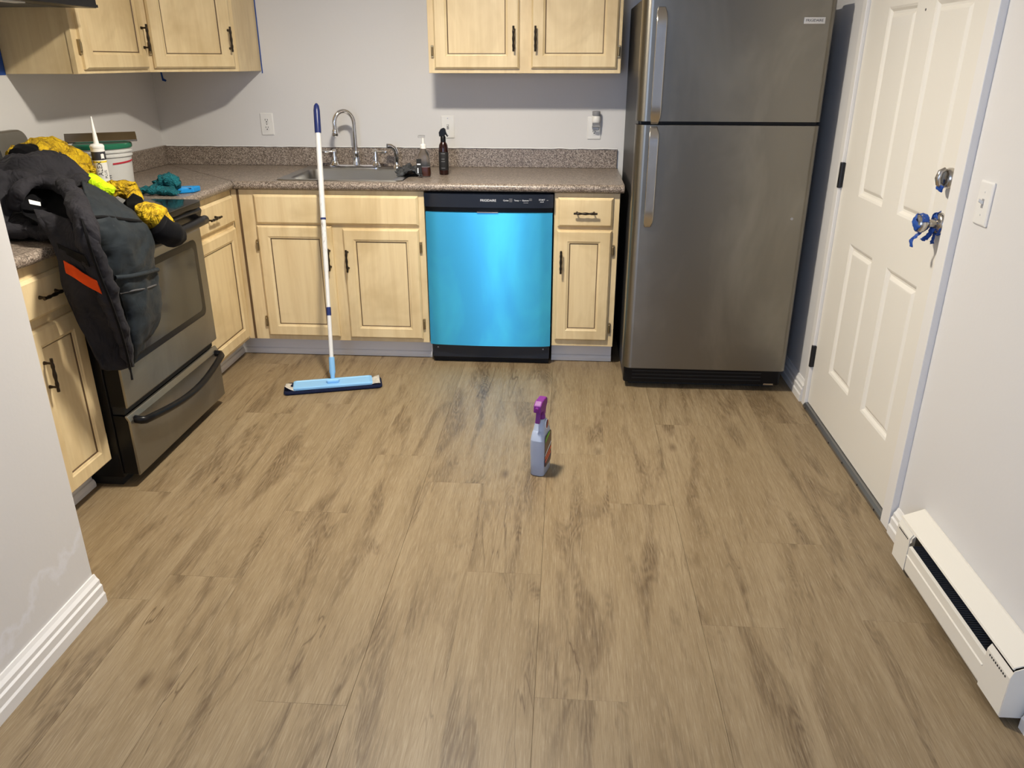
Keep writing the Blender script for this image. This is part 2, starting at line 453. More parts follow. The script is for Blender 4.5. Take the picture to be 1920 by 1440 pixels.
for b in ((1.15, 1.21, -6.10, -6.02, .8, 2.1), (1.99, 2.05, -6.10, -6.02, .8, 2.1), (1.15, 2.05, -6.10, -6.02, .8, .86), (1.15, 2.05, -6.10, -6.02, 2.04, 2.1), (1.21, 1.99, -6.10, -6.02, 1.42, 1.48)): fr.box(*b)
build(fr, 'window_frame', 'trim', wn)
for a, b in ((.86, 1.42), (1.48, 2.04)): build(MB().box(1.21, 1.99, -6.065, -6.06, a, b), 'pane', 'pane', wn)

# floor of vinyl planks
fl = tag(build(MB().box(-.12, W+.12, -6.12, .12, -.06, -.007), 'floor', 'underlay'), 'brown oak-look vinyl plank floor', 'floor', kind='structure')
PW, PL = .2265, 1.30
joints = {-5: -2.48, -4: -2.096, -3: -1.658, -2: -1.86, -1: -2.40, 0: -2.90, 1: -1.967, 2: -2.60, 3: -2.18, 4: -1.25, -6: -1.3, -7: -2.0, -8: -1.6, -9: -2.3, -10: -1.2}
pmesh = {}
def plank(x0, x1, y0, y1):
    key = (round(x1-x0, 3), round(y1-y0, 3))
    g = .0001
    if key not in pmesh:
        w_, l_ = key; e = .0003
        b = MB().loops([[(0+g, 0+g, -.007), (w_-g, 0+g, -.007), (w_-g, l_-g, -.007), (g, l_-g, -.007)],
                        [(g, g, -e), (w_-g, g, -e), (w_-g, l_-g, -e), (g, l_-g, -e)],
                        [(g+e, g+e, 0), (w_-g-e, g+e, 0), (w_-g-e, l_-g-e, 0), (g+e, l_-g-e, 0)]])
        o = build(b, 'plank', 'plank', fl); pmesh[key] = o.data
    else:
        o = bpy.data.objects.new('plank', pmesh[key]); COL.objects.link(o); o.parent = fl
    o.location = (x0, y0, 0)
for k, j in joints.items():
    x0, x1 = 2.20+k*PW, 2.20+(k+1)*PW
    x0, x1 = max(x0, 0), min(x1, W)
    if x1-x0 < .02: continue
    top = j
    while top < -.02: top += PL
    y = top
    while y > -6.0:
        a, b = max(y-PL, -6.0), min(y, 0)
        if b-a > .02: plank(x0, x1, a, b)
        y -= PL
x0 = 2.20+5*PW
plank(x0, W, -1.9, 0); plank(x0, W, -3.2, -1.9); plank(x0, W, -4.5, -3.2); plank(x0, W, -6.0, -4.5)

# baseboards: moulded profile (d = out from wall, z)
BPROF = [(0, 0), (.024, 0), (.024, .030), (.020, .036), (.020, .058), (.015, .063), (.015, .075), (.008, .084), (.004, .094), (0, .094)]
def baseboard(name, axis, wall, sgn, a, b, label):
    mb = MB()
    if axis == 'y': mb.prism([(wall+sgn*d, z) for d, z in BPROF], 'y', a, b)
    else: mb.prism([(wall+sgn*d, z) for d, z in BPROF], 'x', a, b)
    return tag(build(mb, name, 'trim'), label, 'baseboard', kind='structure')
baseboard('baseboard_left', 'y', .925, 1, -6.0, -2.615, 'white moulded baseboard along the patched wall end')
baseboard('baseboard_right', 'y', W, -1, -1.005, -.06, 'short white baseboard between refrigerator and door')
baseboard('baseboard_door', 'y', W, -1, -2.243, -2.088, 'short white baseboard between door and heater')
baseboard('baseboard_corner', 'y', W, -1, -6.0, -2.915, 'white baseboard past the heater')
# caulk bead along backsplash
cb = MB(); pth = [(x, -.0225+.001*noise.noise(Vector((x*9, 0, 0))), 1.016+.003*noise.noise(Vector((x*17, 3, 0)))) for x in np.linspace(.03, 2.51, 120)]
cb.tube(pth, [.004+.002*noise.noise(Vector((p[0]*23, 7, 1))) for p in pth], 6)
tag(build(cb, 'trim_1', 'caulk', smooth=1.2), 'ragged white caulk line above the backsplash', 'caulk', kind='structure')

# ------------------------------------------------------------------ cabinet parts
def ring(x0, x1, z0, z1, y): return [(x0, y, z0), (x1, y, z0), (x1, y, z1), (x0, y, z1)]
def inset(x0, x1, z0, z1, d, y): return ring(x0+d, x1-d, z0+d, z1-d, y)
def pull(parent, p, vertical, L=.112, out=.026):
    """bronze pull: knuckled bar on two posts; p = centre on the door face, local frame facing -y"""
    mb = MB(); n = 17; prof = []
    for i in range(n):
        t = i/(n-1)*2-1
        r = .0042 + .0026*math.exp(-(t/.22)**2) + .0024*math.exp(-((abs(t)-.55)/.13)**2) + .0018*math.exp(-((abs(t)-.93)/.07)**2)
        prof.append((r, t*L/2))
    mb.lathe(prof, (0, 0, 0), 10, 'z')
    for s in (-1, 1): mb.lathe([(.0045, 0), (.0035, out*.5), (.0065, out)], (0, 0, s*L*.36), 8, 'y')
    if not vertical: mb.xf(lambda q: Vector((q.z, q.y, q.x)))
    mb.xf(lambda q: q + Vector((p[0], p[1]-out, p[2])))
    return build(mb, 'handle', 'bronze', parent, smooth=.9, local=True)
def hinge_bit(parent, x, y, z, h=.055):
    mb = MB().box(x-.006, x+.006, y-.006, y+.004, z-h/2, z+h/2)
    mb.lathe([(.004, z-h*.36), (.0055, z-h*.3), (.0055, z+h*.3), (.004, z+h*.36)], (x, y-.007, 0), 8)
    return build(mb, 'hinge', 'brass', parent, bevel=.001, local=True)
def cab_door(root, x0, x1, z0, z1, y, pullx=None, pullz=None, hinge=None, hz=None, fw=.052, t=.019):
    ch = .008
    fr = MB().loops([ring(x0, x1, z0, z1, y), ring(x0, x1, z0, z1, y-t+ch), inset(x0, x1, z0, z1, ch, y-t), inset(x0, x1, z0, z1, fw, y-t),
                     inset(x0, x1, z0, z1, fw+.004, y-t+.003), inset(x0, x1, z0, z1, fw+.010, y-t+.005), inset(x0, x1, z0, z1, fw+.012, y-t+.010)], True, False)
    d = build(fr, 'door', 'wood', root, local=True)
    i = fw+.0115
    pm = MB().loops([inset(x0, x1, z0, z1, i, y-t+.0105), inset(x0, x1, z0, z1, i+.006, y-t+.0100)], True, True)
    build(pm, 'panel', 'panel', d, local=True)
    gl = MB().loops([inset(x0, x1, z0, z1, fw+.0095, y-t+.0052), inset(x0, x1, z0, z1, fw+.0125, y-t+.0090), inset(x0, x1, z0, z1, fw+.0150, y-t+.0096)], False, False)
    build(gl, 'glaze_line', 'glaze', d, local=True)
    if pullx is not None: pull(d, (pullx, y-t, pullz), True)
    if hinge is not None:
        for q in (hz or (z0+.08, z1-.08)): hinge_bit(d, hinge, y-.004, q)
    return d
def cab_drawer(root, x0, x1, z0, z1, y, pl=True, t=.019):
    ch = .010
    d = build(MB().loops([ring(x0, x1, z0, z1, y), ring(x0, x1, z0, z1, y-t+ch), inset(x0, x1, z0, z1, ch, y-t)]), 'drawer', 'wood', root, local=True)
    if pl: pull(d, ((x0+x1)/2, y-t, (z0+z1)/2), False)
    return d
def carcass(root, x0, x1, depth, z0, z1, front):
    """open box with a face plate; back at y=0 local, face at -front"""
    b = MB().box(x0, x1, -front, -front+.019, z0, z1)
    b.box(x0, x0+.016, -front+.019, -.004, z0, z1).box(x1-.016, x1, -front+.019, -.004, z0, z1)
    b.box(x0+.016, x1-.016, -front+.019, -.004, z0, z0+.016)
    return build(b, 'body', 'frame', root, bevel=.0015, local=True)
def toekick(root, x0, x1, y, a='toe_kick'):
    mb = MB().box(x0, x1, y, y+.014, .002, .107)
    mb.prism([(y, .002), (y-.012, .002), (y-.012, .018), (y-.006, .030), (y, .032)], 'x', x0, x1)
    return build(mb, a, 'toekick', root, local=True)
FY = .611   # face frame plane distance from the wall
# sink base (with corner filler), local frame = world at back wall
c = thing('base_cabinet', 'wide glazed maple sink base cabinet with two doors under the sink', 'cabinet', (1.1, 0, 0))
o = -1.1
carcass(c, .612+o, 1.563+o, FY, .105, .872, FY)
build(MB().box(.640+o, .652+o, -.6125, -.6105, .107, .872), 'glaze_line', 'glaze', c, local=True)
cab_drawer(c, .726+o, 1.535+o, .708, .850, -FY, False)
cab_door(c, .726+o, 1.100+o, .130, .700, -FY, 1.083+o, .54, .718+o, (.205, .60))
cab_door(c, 1.155+o, 1.533+o, .127, .690, -FY, 1.173+o, .535, 1.540+o, (.205, .60))
toekick(c, .537+o, 1.563+o, -.537)
# narrow cabinet by the refrigerator
c = thing('base_cabinet', 'narrow glazed maple base cabinet with one drawer and one door beside the dishwasher', 'cabinet', (2.345, 0, 0))
o = -2.345
carcass(c, 2.190+o, 2.500+o, FY, .105, .872, FY)
cab_drawer(c, 2.208+o, 2.470+o, .714, .852, -FY)
cab_door(c, 2.205+o, 2.469+o, .140, .697, -FY, 2.228+o, .547, 2.478+o, (.205, .60))
toekick(c, 2.190+o, 2.500+o, -.537)
# left run: local x runs along world +y, faces +x
yb = -1.206
c = thing('base_cabinet', 'glazed maple base cabinet with drawer between the range and the sink corner', 'cabinet', (0, yb, 0), PI/2)
L = -.612-yb
carcass(c, 0, L, FY, .105, .872, FY)
cab_drawer(c, .04, L-.022, .718, .846, -FY)
cab_door(c, .04, L-.028, .125, .694, -FY, .065, .54)
toekick(c, 0, L+.075, -.537)
yb = -2.615; L = -1.976-yb
c = thing('base_cabinet', 'glazed maple base cabinet with drawer between the wall end and the range', 'cabinet', (0, yb, 0), PI/2)
carcass(c, 0, L, FY, .105, .872, FY)
dx0, dx1 = -2.254-yb, -1.992-yb
cab_drawer(c, dx0, dx1+.012, .710, .836, -FY)
cab_door(c, dx0, dx1+.019, .112, .682, -FY, -2.207-yb, .535, dx1+.016, (.20, .60))
toekick(c, 0, L-.004, -.537)

# upper cabinets
def upper_body(root, x0, x1, z0, z1, depth):
    b = MB().box(x0, x1, -depth, -.002, z0, z1)
    return build(b, 'body', 'frame', root, bevel=.0015, local=True)
c = thing('wall_cabinet', 'two-door glazed maple wall cabinet above counter next to refrigerator', 'cabinet', (2.025, 0, 1.394)); o = -2.025; z = 1.394
upper_body(c, 1.560+o, 2.490+o, 0, .76, .305)
cab_door(c, 1.590+o, 2.002+o, .020, .74, -.305, 1.976+o, 1.547-z, 1.580+o, (.098, .66), fw=.055)
cab_door(c, 2.060+o, 2.470+o, .022, .74, -.305, 2.080+o, 1.547-z, 2.478+o, (.098, .66), fw=.055)
# diagonal corner wall cabinet
z = 1.400
c = thing('wall_cabinet', 'diagonal glazed maple corner wall cabinet with one door', 'cabinet', (0, 0, z))
poly = [(.002, -.002), (.002, -.606), (.305, -.606), (.608, -.303), (.608, -.002)]
build(MB().prism(poly, 'z', 0, .76), 'body', 'frame', c, bevel=.0015, local=True)
Rm = Matrix.Rotation(PI/4, 4, 'Z')
def rot45(ob): ob.data.transform(Matrix.Translation((.305, -.606, 0)) @ Rm); return ob
d = cab_door(c, .020, .408, .016, .74, 0.0, .388, .145, .012, (.10, .66), fw=.052)
rot45(d)
for q in d.children: rot45(q)
# wall cabinet by the hood
c = thing('wall_cabinet', 'single-door glazed maple wall cabinet between range hood and corner cabinet', 'cabinet', (0, -1.178, z), PI/2)
b = MB().box(0, .570, -.305, -.002, 0, .76); build(b, 'body', 'frame', c, bevel=.0015, local=True)
build(MB().box(-.003, 0, -.305, -.285, 0, .76), 'side_stile', 'wood', c, local=True)
cab_door(c, .040, .545, .016, .74, -.305, .515, .145, .032, (.10, .66), fw=.055)
# blue masking tape strips
def strip(name, boxes, label, m='tape'):
    mb = MB()
    for b_ in boxes: mb.box(*b_)
    return tag(build(mb, name, m), label, 'tape')
strip('masking_tape', [(.0005, .0025, -1.215, -1.179, 1.396, 1.80)], 'blue masking tape strip on wall beside the end of the hood cabinet')
strip('masking_tape', [(.609, .614, -.0025, -.0005, 1.388, 1.95)], 'thin blue masking tape strip along the corner wall cabinet edge')
tmb = MB().prism([(.050, 1.40), (.058, 1.40), (.062, 1.362), (.078, 1.352), (.072, 1.345), (.054, 1.350)], 'y', -.0035, -.001)
tag(build(tmb, 'masking_tape', 'tape'), 'torn blue tape scrap hanging under the corner wall cabinet', 'tape')

# ------------------------------------------------------------------ countertops
CT, CB, NO = .914, .876, .646
def nose(mb, a, b, axis, far):
    """rolled front edge; far = outer coordinate of the nose (y=-NO or x=NO)"""
    r = .019; pr = []
    for k in range(9):
        an = PI/2 - PI*k/8
        pr.append((NO-r + r*math.cos(an), CB+r + r*math.sin(an)))
    if axis == 'x': mb.prism([(-p, q) for p, q in pr], 'x', a, b)
    else: mb.prism([(p, q) for p, q in pr], 'y', a, b)
ct = thing('countertop', 'speckled brown laminate corner countertop with backsplash around the sink', 'countertop', (1.2, -.3, CB))
i_ = NO-.019
hx0, hx1, hy0, hy1 = .865, 1.430, -.545, -.105
mb = MB()
mb.box(.001, hx0, -i_, -.001, CB, CT); mb.box(hx1, 2.516, -i_, -.001, CB, CT)
mb.box(hx0, hx1, -i_, hy0, CB, CT); mb.box(hx0, hx1, hy1, -.001, CB, CT)
mb.box(.001, i_, -1.206, -i_, CB, CT)
nose(mb, NO-.002, 2.516, 'x', 0); nose(mb, -1.206, -NO+.002, 'y', 0)
build(mb, 'top', 'laminate', ct, smooth=.5)
build(MB().box(.021, 2.512, -.021, -.001, CT, 1.015), 'backsplash', 'laminate', ct, bevel=.003)
build(MB().box(.001, .021, -1.206, -.001, CT, 1.015), 'backsplash', 'laminate', ct, bevel=.003)
build(MB().loops([[(.0215, -.0215, CT+.0004), (.0245, -.0215, CT+.0004), (NO-.008, -NO+.011, CT+.0004), (NO-.011, -NO+.011, CT+.0004)],
                  [(.0215, -.0215, CT+.0008), (.0245, -.0215, CT+.0008), (NO-.008, -NO+.011, CT+.0008), (NO-.011, -NO+.011, CT+.0008)]]), 'mitre_seam', 'glaze', ct)
ct2 = thing('countertop', 'short speckled laminate countertop between the wall end and the range', 'countertop', (.3, -2.3, CB))
mb = MB().box(.001, i_, -2.618, -1.978, CB, CT); nose(mb, -2.618, -1.978, 'y', 0)
build(mb, 'top', 'laminate', ct2, smooth=.5)
build(MB().box(.001, .021, -2.618, -1.978, CT, 1.015), 'backsplash', 'laminate', ct2, bevel=.003)

# ------------------------------------------------------------------ sink and faucet
sk = thing('kitchen_sink', 'stainless steel drop-in single bowl sink set in the countertop', 'sink', (1.15, -.33, CT))
def rr3(x0, x1, y0, y1, r, z): return [(p[0], p[1], z) for p in rrect(x0, x1, y0, y1, r)]
sx0, sx1, sy0, sy1 = .835, 1.458, -.600, -.060
build(MB().loops([rr3(sx0, sx1, sy0, sy1, .03, CT+.0003), rr3(sx0+.003, sx1-.003, sy0+.003, sy1-.003, .03, CT+.0045),
                  rr3(sx0+.022, sx1-.022, sy0+.022, sy1-.022, .04, CT+.005), rr3(.885, 1.408, -.560, -.170, .06, CT+.0035)], False, False), 'rim', 'sinksteel', sk, smooth=.8)
build(MB().loops([rr3(.885, 1.408, -.560, -.170, .06, CT+.0035), rr3(.890, 1.403, -.548, -.175, .06, CT-.006),
                  rr3(.897, 1.397, -.541, -.182, .06, CT-.14), rr3(.935, 1.36, -.505, -.22, .06, CT-.165), rr3(1.10, 1.19, -.40, -.31, .04, CT-.170)], False, True), 'bowl', 'sinksteel', sk, smooth=.8, recalc=False)
build(MB().lathe([(.043, CT-.1695), (.043, CT-.164), (.030, CT-.166), (.004, CT-.168)], (1.145, -.355, 0), 20), 'drain', 'chrome', sk, smooth=.8)
fc = thing('faucet', 'chrome gooseneck faucet with two lever handles on the sink', 'faucet', (1.115, -.115, CT+.005))
FYp = -.115
build(MB().loops([rr3(.965, 1.250, FYp-.028, FYp+.028, .026, CT+.004), rr3(.965, 1.250, FYp-.028, FYp+.028, .026, CT+.014), rr3(.975, 1.240, FYp-.02, FYp+.02, .018, CT+.020)]), 'base_plate', 'chrome', fc, smooth=.7)
build(MB().lathe([(.024, CT+.018), (.020, CT+.035), (.0165, CT+.075), (.0185, CT+.082), (.0150, CT+.09)], (1.117, FYp, 0), 20), 'spout_base', 'chrome', fc, smooth=.7)
ra = .054; dirx, diry = -.80, -.60
pth = [(1.117, FYp, CT+.08+.02*k) for k in range(8)]; zc = CT+.232
for k in range(0, 17):
    a = PI*1.04*k/16; pth.append((1.117+dirx*ra*(1-math.cos(a)), FYp+diry*ra*(1-math.cos(a)), zc+ra*math.sin(a)*1.15))
e = pth[-1]; pth.append((e[0], e[1], e[2]-.022))
build(MB().tube(pth, .0112, 14), 'spout', 'chrome', fc, smooth=1.0)
build(MB().lathe([(.0125, 0), (.0155, -.006), (.0165, -.03), (.013, -.034)], (e[0], e[1], e[2]-.02), 16), 'aerator', 'chrome', fc, smooth=.8)
for hx, sg in ((.998, -1), (1.222, 1)):
    h = build(MB().lathe([(.026, CT+.018), (.019, CT+.030), (.013, CT+.045), (.0165, CT+.058), (.011, CT+.070), (.0135, CT+.082), (.010, CT+.096), (.004, CT+.100)], (hx, FYp, 0), 16), 'handle', 'chrome', fc, smooth=.8)
    build(MB().tube([(hx, FYp, CT+.086), (hx+sg*.02, FYp-.006, CT+.088), (hx+sg*.04, FYp-.010, CT+.086), (hx+sg*.062, FYp-.014, CT+.088), (hx+sg*.068, FYp-.015, CT+.089)], [.005, .0055, .008, .0075, .003], 10), 'lever', 'chrome', h, smooth=1.0)
sp = thing('side_sprayer', 'chrome side sprayer standing at the right of the faucet', 'sprayer', (1.335, -.115, CT+.005))
build(MB().lathe([(.022, CT+.0045), (.018, CT+.016), (.012, CT+.022), (.012, CT+.034)], (1.335, FYp, 0), 16), 'holder', 'chrome', sp, smooth=.8)
build(MB().tube([(1.335, FYp, CT+.030), (1.337, FYp, CT+.06), (1.335, FYp, CT+.085), (1.325, FYp-.004, CT+.107), (1.308, FYp-.010, CT+.118), (1.292, FYp-.016, CT+.118)], [.010, .014, .013, .0135, .0145, .015], 14), 'spray_head', 'chrome', sp, smooth=1.0)
build(MB().lathe([(.0125, 0), (.0125, .002)], (0, 0, 0), 14, 'x').xf(lambda q: q+Vector((1.2895, FYp-.017, CT+.1178))), 'nozzle', 'grey', sp)

# rag over the sink corner
rows = []
for i in range(6):
    r = []
    for j in range(6):
        x = 1.372+.130*j/5+.015*math.sin(i*1.7); y = -.14-.32*i/5+.02*math.sin(j*2.1)
        zz = CT+.012+.060*max(0, noise.noise(Vector((i*.8, j*.9, 4)))+.25)*(1-abs(j-2.5)/3.4)
        r.append((x+.02*(i/5), y, zz))
    rows.append(r)
solid(tag(build(cloth(rows, 6, .010, 30, .004, 3), 'cleaning_rag', 'rag', smooth=2.5, recalc=False), 'crumpled dark grey rag over the sink corner', 'rag'), .003, 1)

# ------------------------------------------------------------------ bottles by the sink
b1 = thing('soap_dispenser', 'clear pump bottle with a little amber soap beside the sink', 'bottle', (1.535, -.415, CT))
bx, by = 1.535, -.415
build(MB().loops([rr3(bx-.031, bx+.031, by-.021, by+.021, .012, CT+.001), rr3(bx-.033, bx+.033, by-.022, by+.022, .014, CT+.02), rr3(bx-.029, bx+.029, by-.021, by+.021, .014, CT+.09),
                  rr3(bx-.026, bx+.026, by-.02, by+.02, .016, CT+.112), rr3(bx-.014, bx+.014, by-.013, by+.013, .012, CT+.130), rr3(bx-.013, bx+.013, by-.0125, by+.0125, .012, CT+.140)]), 'bottle_body', 'clear', b1, smooth=.8)
build(MB().loops([rr3(bx-.0285, bx+.0285, by-.0185, by+.0185, .011, CT+.004), rr3(bx-.030, bx+.030, by-.0195, by+.0195, .012, CT+.02), rr3(bx-.0288, bx+.0288, by-.019, by+.019, .012, CT+.048)]), 'soap', 'soap', b1, smooth=.8)
lb = build(MB().box(bx-.033, bx-.008, by-.0245, by-.0225, CT+.016, CT+.088), 'label', 'blackmatte', b1)
build(MB().box(bx-.030, bx-.012, by-.0252, by-.0246, CT+.060, CT+.066), 'print', 'text', lb)
build(MB().box(bx-.029, bx-.024, by-.0252, by-.0246, CT+.020, CT+.045), 'print', 'text', lb)
build(MB().lathe([(.015, CT+.136), (.015, CT+.152), (.010, CT+.157), (.006, CT+.158), (.006, CT+.188)], (bx, by, 0), 18), 'pump', 'white', b1, smooth=.7)
build(MB().box(bx-.024, bx+.010, by-.008, by+.008, CT+.186, CT+.198), 'pump_head', 'clear', b1, bevel=.003)
b2 = thing('spray_bottle', 'slim dark amber spray bottle with black trigger on the counter', 'bottle', (1.622, -.33, CT))
bx, by = 1.622, -.330
build(MB().lathe([(.022, CT+.001), (.024, CT+.006), (.024, CT+.128), (.021, CT+.146), (.013, CT+.160), (.011, CT+.166)], (bx, by, 0), 24), 'bottle_body', 'amber', b2, smooth=.7)
lab = build(MB().lathe([(.0243, CT+.024), (.0246, CT+.025), (.0246, CT+.112), (.0243, CT+.113)], (bx, by, 0), 24, caps=False), 'label', 'blackmatte', b2, smooth=.7)
for zz, hw in ((.104, .011), (.078, .008), (.066, .010), (.034, .010)):
    mbp = MB().grid([[(bx+.0249*math.sin(a), by-.0249*math.cos(a), CT+zz+h_) for a in np.linspace(-hw/.025, hw/.025, 7)] for h_ in (0, .0016)])
    build(mbp, 'print', 'grey', lab)
build(MB().lathe([(.013, CT+.160), (.013, CT+.185), (.009, CT+.190)], (bx, by, 0), 18), 'collar', 'black', b2, smooth=.7)
tr = MB().prism([(-.018, .186), (-.020, .205), (-.010, .222), (.004, .228), (.013, .222), (.016, .206), (.026, .186), (.022, .184), (.012, .197), (.008, .187)], 'y', -.009, .009)
tr.xf(lambda q: q+Vector((bx, by, CT)))
build(tr, 'trigger_head', 'black', b2, bevel=.003)

# ------------------------------------------------------------------ outlets and switches on the back wall
def wall_plate(name, x, z, label, kind):
    t = thing(name, label, 'outlet' if kind != 'switch' else 'switch', (x, 0, z))
    build(MB().loops([rr3p(-.036, .036, -.058, .058, .004, -.0005), rr3p(-.036, .036, -.058, .058, .004, -.003), rr3p(-.032, .032, -.054, .054, .004, -.006)]), 'cover_plate', 'plate', t, local=True, smooth=.5)
    if kind == 'duplex':
        for s in (-1, 1):
            f = build(MB().loops([rr3p(-.0165, .0165, s*.0195-.014, s*.0195+.014, .010, -.0055), rr3p(-.0165, .0165, s*.0195-.014, s*.0195+.014, .010, -.0085)]), 'receptacle', 'plate', t, local=True)
            sl = MB().box(-.0075, -.0050, -.0092, -.0080, s*.0195-.001, s*.0195+.008).box(.0050, .0072, -.0092, -.0080, s*.0195-.001, s*.0195+.007)
            sl.lathe([(.003, -.0092), (.003, -.0080)], (0, 0, s*.0195-.007), 8, 'y')
            build(sl, 'slot', 'blackmatte', f, local=True)
    if kind == 'switch':
        build(MB().box(-.006, .006, -.0062, -.0052, -.013, .013), 'toggle_slot', 'grey', t, local=True)
        build(MB().prism([(-.005, -.004), (-.005, .008), (-.018, .012), (-.018, .005)], 'x', -.0035, .0035), 'toggle', 'plate', t, local=True, bevel=.001)
    for s in ((-.044, .044) if kind == 'switch' else (0,)):
        build(MB().lathe([(.003, -.0075), (.003, -.005)], (0, 0, s), 10, 'y'), 'screw', 'nickel', t, local=True)
    return t
def rr3p(x0, x1, z0, z1, r, y): return [(p[0], y, p[1]) for p in rrect(x0, x1, z0, z1, r, 3)]
wall_plate('wall_outlet', .606, 1.130, 'white duplex outlet left of the faucet', 'duplex')
wall_plate('wall_switch', 1.600, 1.121, 'white toggle switch on wall behind the bottles', 'switch')
wall_plate('wall_outlet', 2.385, 1.120, 'white duplex outlet holding the air freshener', 'duplex')
af = thing('air_freshener', 'plug-in air freshener with grey cap and clear glass bulb', 'air freshener', (2.390, -.01, 1.14))
ax, ay = 2.392, -.036
build(MB().box(ax-.018, ax+.018, -.030, -.0095, 1.128, 1.165), 'plug', 'white', af, bevel=.004)
build(MB().lathe([(.020, 1.150), (.023, 1.158), (.022, 1.178), (.018, 1.183)], (ax, ay, 0), 20), 'collar', 'white', af, smooth=.7)
build(MB().lathe([(.017, 1.182), (.021, 1.188), (.021, 1.204), (.018, 1.207)], (ax, ay, 0), 20), 'cap', 'grey', af, smooth=.7)
build(MB().lathe([(.012, 1.110), (.018, 1.116), (.021, 1.130), (.019, 1.148), (.012, 1.152)], (ax, ay, 0), 20), 'glass_bulb', 'clear', af, smooth=.9)

# ------------------------------------------------------------------ dishwasher
dw = thing('dishwasher', 'dishwasher with bright blue protective film and black control panel', 'dishwasher', (1.877, -.3, 0))
dx0, dx1 = 1.572, 2.183
build(MB().box(dx0+.01, dx1-.01, -.60, -.02, .02, .868), 'tub', 'black', dw)
def bowed(x0, x1, z0, z1, y, bow, t=.03, n=20):
    front = []; 
    for k in range(n+1):
        s = k/n; x = x0+(x1-x0)*s; e_ = min(s, 1-s)
        edge = .006*max(0, 1-e_/.02)**2
        front.append((x, y - bow*(1-(2*s-1)**2) + edge))
    poly = front + [(x1, y+t), (x0, y+t)]
    return MB().prism(poly, 'z', z0, z1)
build(bowed(dx0, dx1, .108, .780, -.640, .014), 'door_panel', 'bluefilm', dw, smooth=.5)
cp = build(bowed(dx0-.003, dx1+.003, .806, .868, -.646, .014), 'control_panel', 'navyblack', dw, smooth=.5)
build(bowed(dx0, dx1, .781, .805, -.628, .012), 'handle_recess', 'black', dw, smooth=.5)
build(MB().box(1.823, 1.925, -.6605, -.640, .7815, .7855), 'latch_lip', 'handlesteel', dw, bevel=.001)
def dwtext(txt, size, x, z, wgt=1.0):
    mb = text_mb(txt, size)
    def f(q):
        s = (q.x+x-dx0)/(dx1-dx0); y = -.646-.014*(1-(2*s-1)**2)
        return Vector((q.x+x, y-.0006-q.z, q.y+z))
    return build(mb.xf(f), 'lettering', 'text', cp, recalc=False)
dwtext('FRIGIDAIRE', .0150, 1.878, .840)
dwtext('Cycles', .0095, 1.962, .841); dwtext('Temp', .0095, 2.012, .841); dwtext('Options', .0095, 2.054, .841); dwtext('START', .0100, 2.132, .844); dwtext('cancel', .007, 2.132, .835)
for xx, zz, ww in ((1.985, .848, .016), (1.985, .842, .016), (1.985, .836, .014), (2.078, .848, .014), (2.078, .842, .014), (2.056, .830, .022), (2.030, .841, .006), (2.158, .842, .008)):
    s = (xx-dx0)/(dx1-dx0); y = -.646-.014*(1-(2*s-1)**2)
    build(MB().box(xx-ww/2, xx+ww/2, y-.0008, y+.002, zz-.0008, zz+.0008), 'legend', 'grey', cp)
build(MB().box(dx0+.008, dx1-.004, -.618, -.56, .032, .106), 'kick_plate', 'navyblack', dw, bevel=.002)
build(MB().box(dx0+.010, dx1-.006, -.590, -.55, .001, .034), 'lower_kick', 'black', dw)
for xx in (dx0+.035, dx1-.035): build(MB().lathe([(.004, -.6195), (.004, -.617)], (xx, 0, .085), 8, 'y'), 'screw', 'grey', dw)

# ------------------------------------------------------------------ refrigerator
fx0, fx1, ff = 2.530, 3.283, -.936
rf = thing('refrigerator', 'tall stainless top-freezer refrigerator beside the entry door', 'refrigerator', (2.9, -.5, 0))
build(MB().box(fx0+.012, fx1-.012, -.862, -.06, .03, 1.690), 'body', 'fridgeside', rf, bevel=.006)
def fdoor(z0, z1):
    r1, r2 = .042, .030; poly = []
    for k in range(9):
        a = PI + PI/2*k/8; poly.append((fx0+r1+r1*math.cos(a), ff+r1+r1*math.sin(a)*1.0))
    for k in range(9):
        a = -PI/2 + PI/2*k/8; poly.append((fx1-r2+r2*math.cos(a), ff+r2+r2*math.sin(a)))
    poly += [(fx1, -.868), (fx0, -.868)]
    return MB().prism(poly, 'z', z0, z1)
lo = build(fdoor(.118, 1.203), 'refrigerator_door', 'steel', rf, smooth=.5)
up = build(fdoor(1.218, 1.688), 'freezer_door', 'steel', rf, smooth=.5)
build(MB().box(fx0+.02, fx1-.012, -.905, -.864, 1.200, 1.222), 'door_gap_gasket', 'black', rf)
def strap(parent, za, zb, x0, x1):
    prof = []; n = 16
    for k in range(n+1):
        t = k/n; zz = za+(zb-za)*t; e_ = max(min(t, 1-t), 0)
        yy = ff-.004-.030*min(1, (e_/.10))**.7
        prof.append((yy, zz))
    L = []
    for i, (yy, zz) in enumerate(prof):
        t = i/n; q = 0 if .03 < t < .97 else .006
        L.append([(x0+q, yy, zz), (x1-q, yy, zz), (x1-q, yy+.010, zz), (x0+q, yy+.010, zz)])
    return build(MB().loops(L), 'handle', 'handlesteel', parent, bevel=.003, smooth=.7)
strap(up, 1.206, 1.648, 2.582, 2.624)
strap(lo, .778, 1.198, 2.582, 2.622)
bd = build(MB().box(3.158, 3.240, ff-.0025, ff+.002, 1.585, 1.609), 'badge', 'handlesteel', up, bevel=.0008)
tm = text_mb('FRIGIDAIRE', .0135).xf(lambda q: Vector((q.x+3.199, ff-.0031-q.z, q.y+1.597)))
build(tm, 'lettering', 'textdark', up, recalc=False)
gr = build(MB().box(fx0+.010, fx1-.010, -.895, -.840, .030, .112), 'base_grille', 'black', rf, bevel=.010)
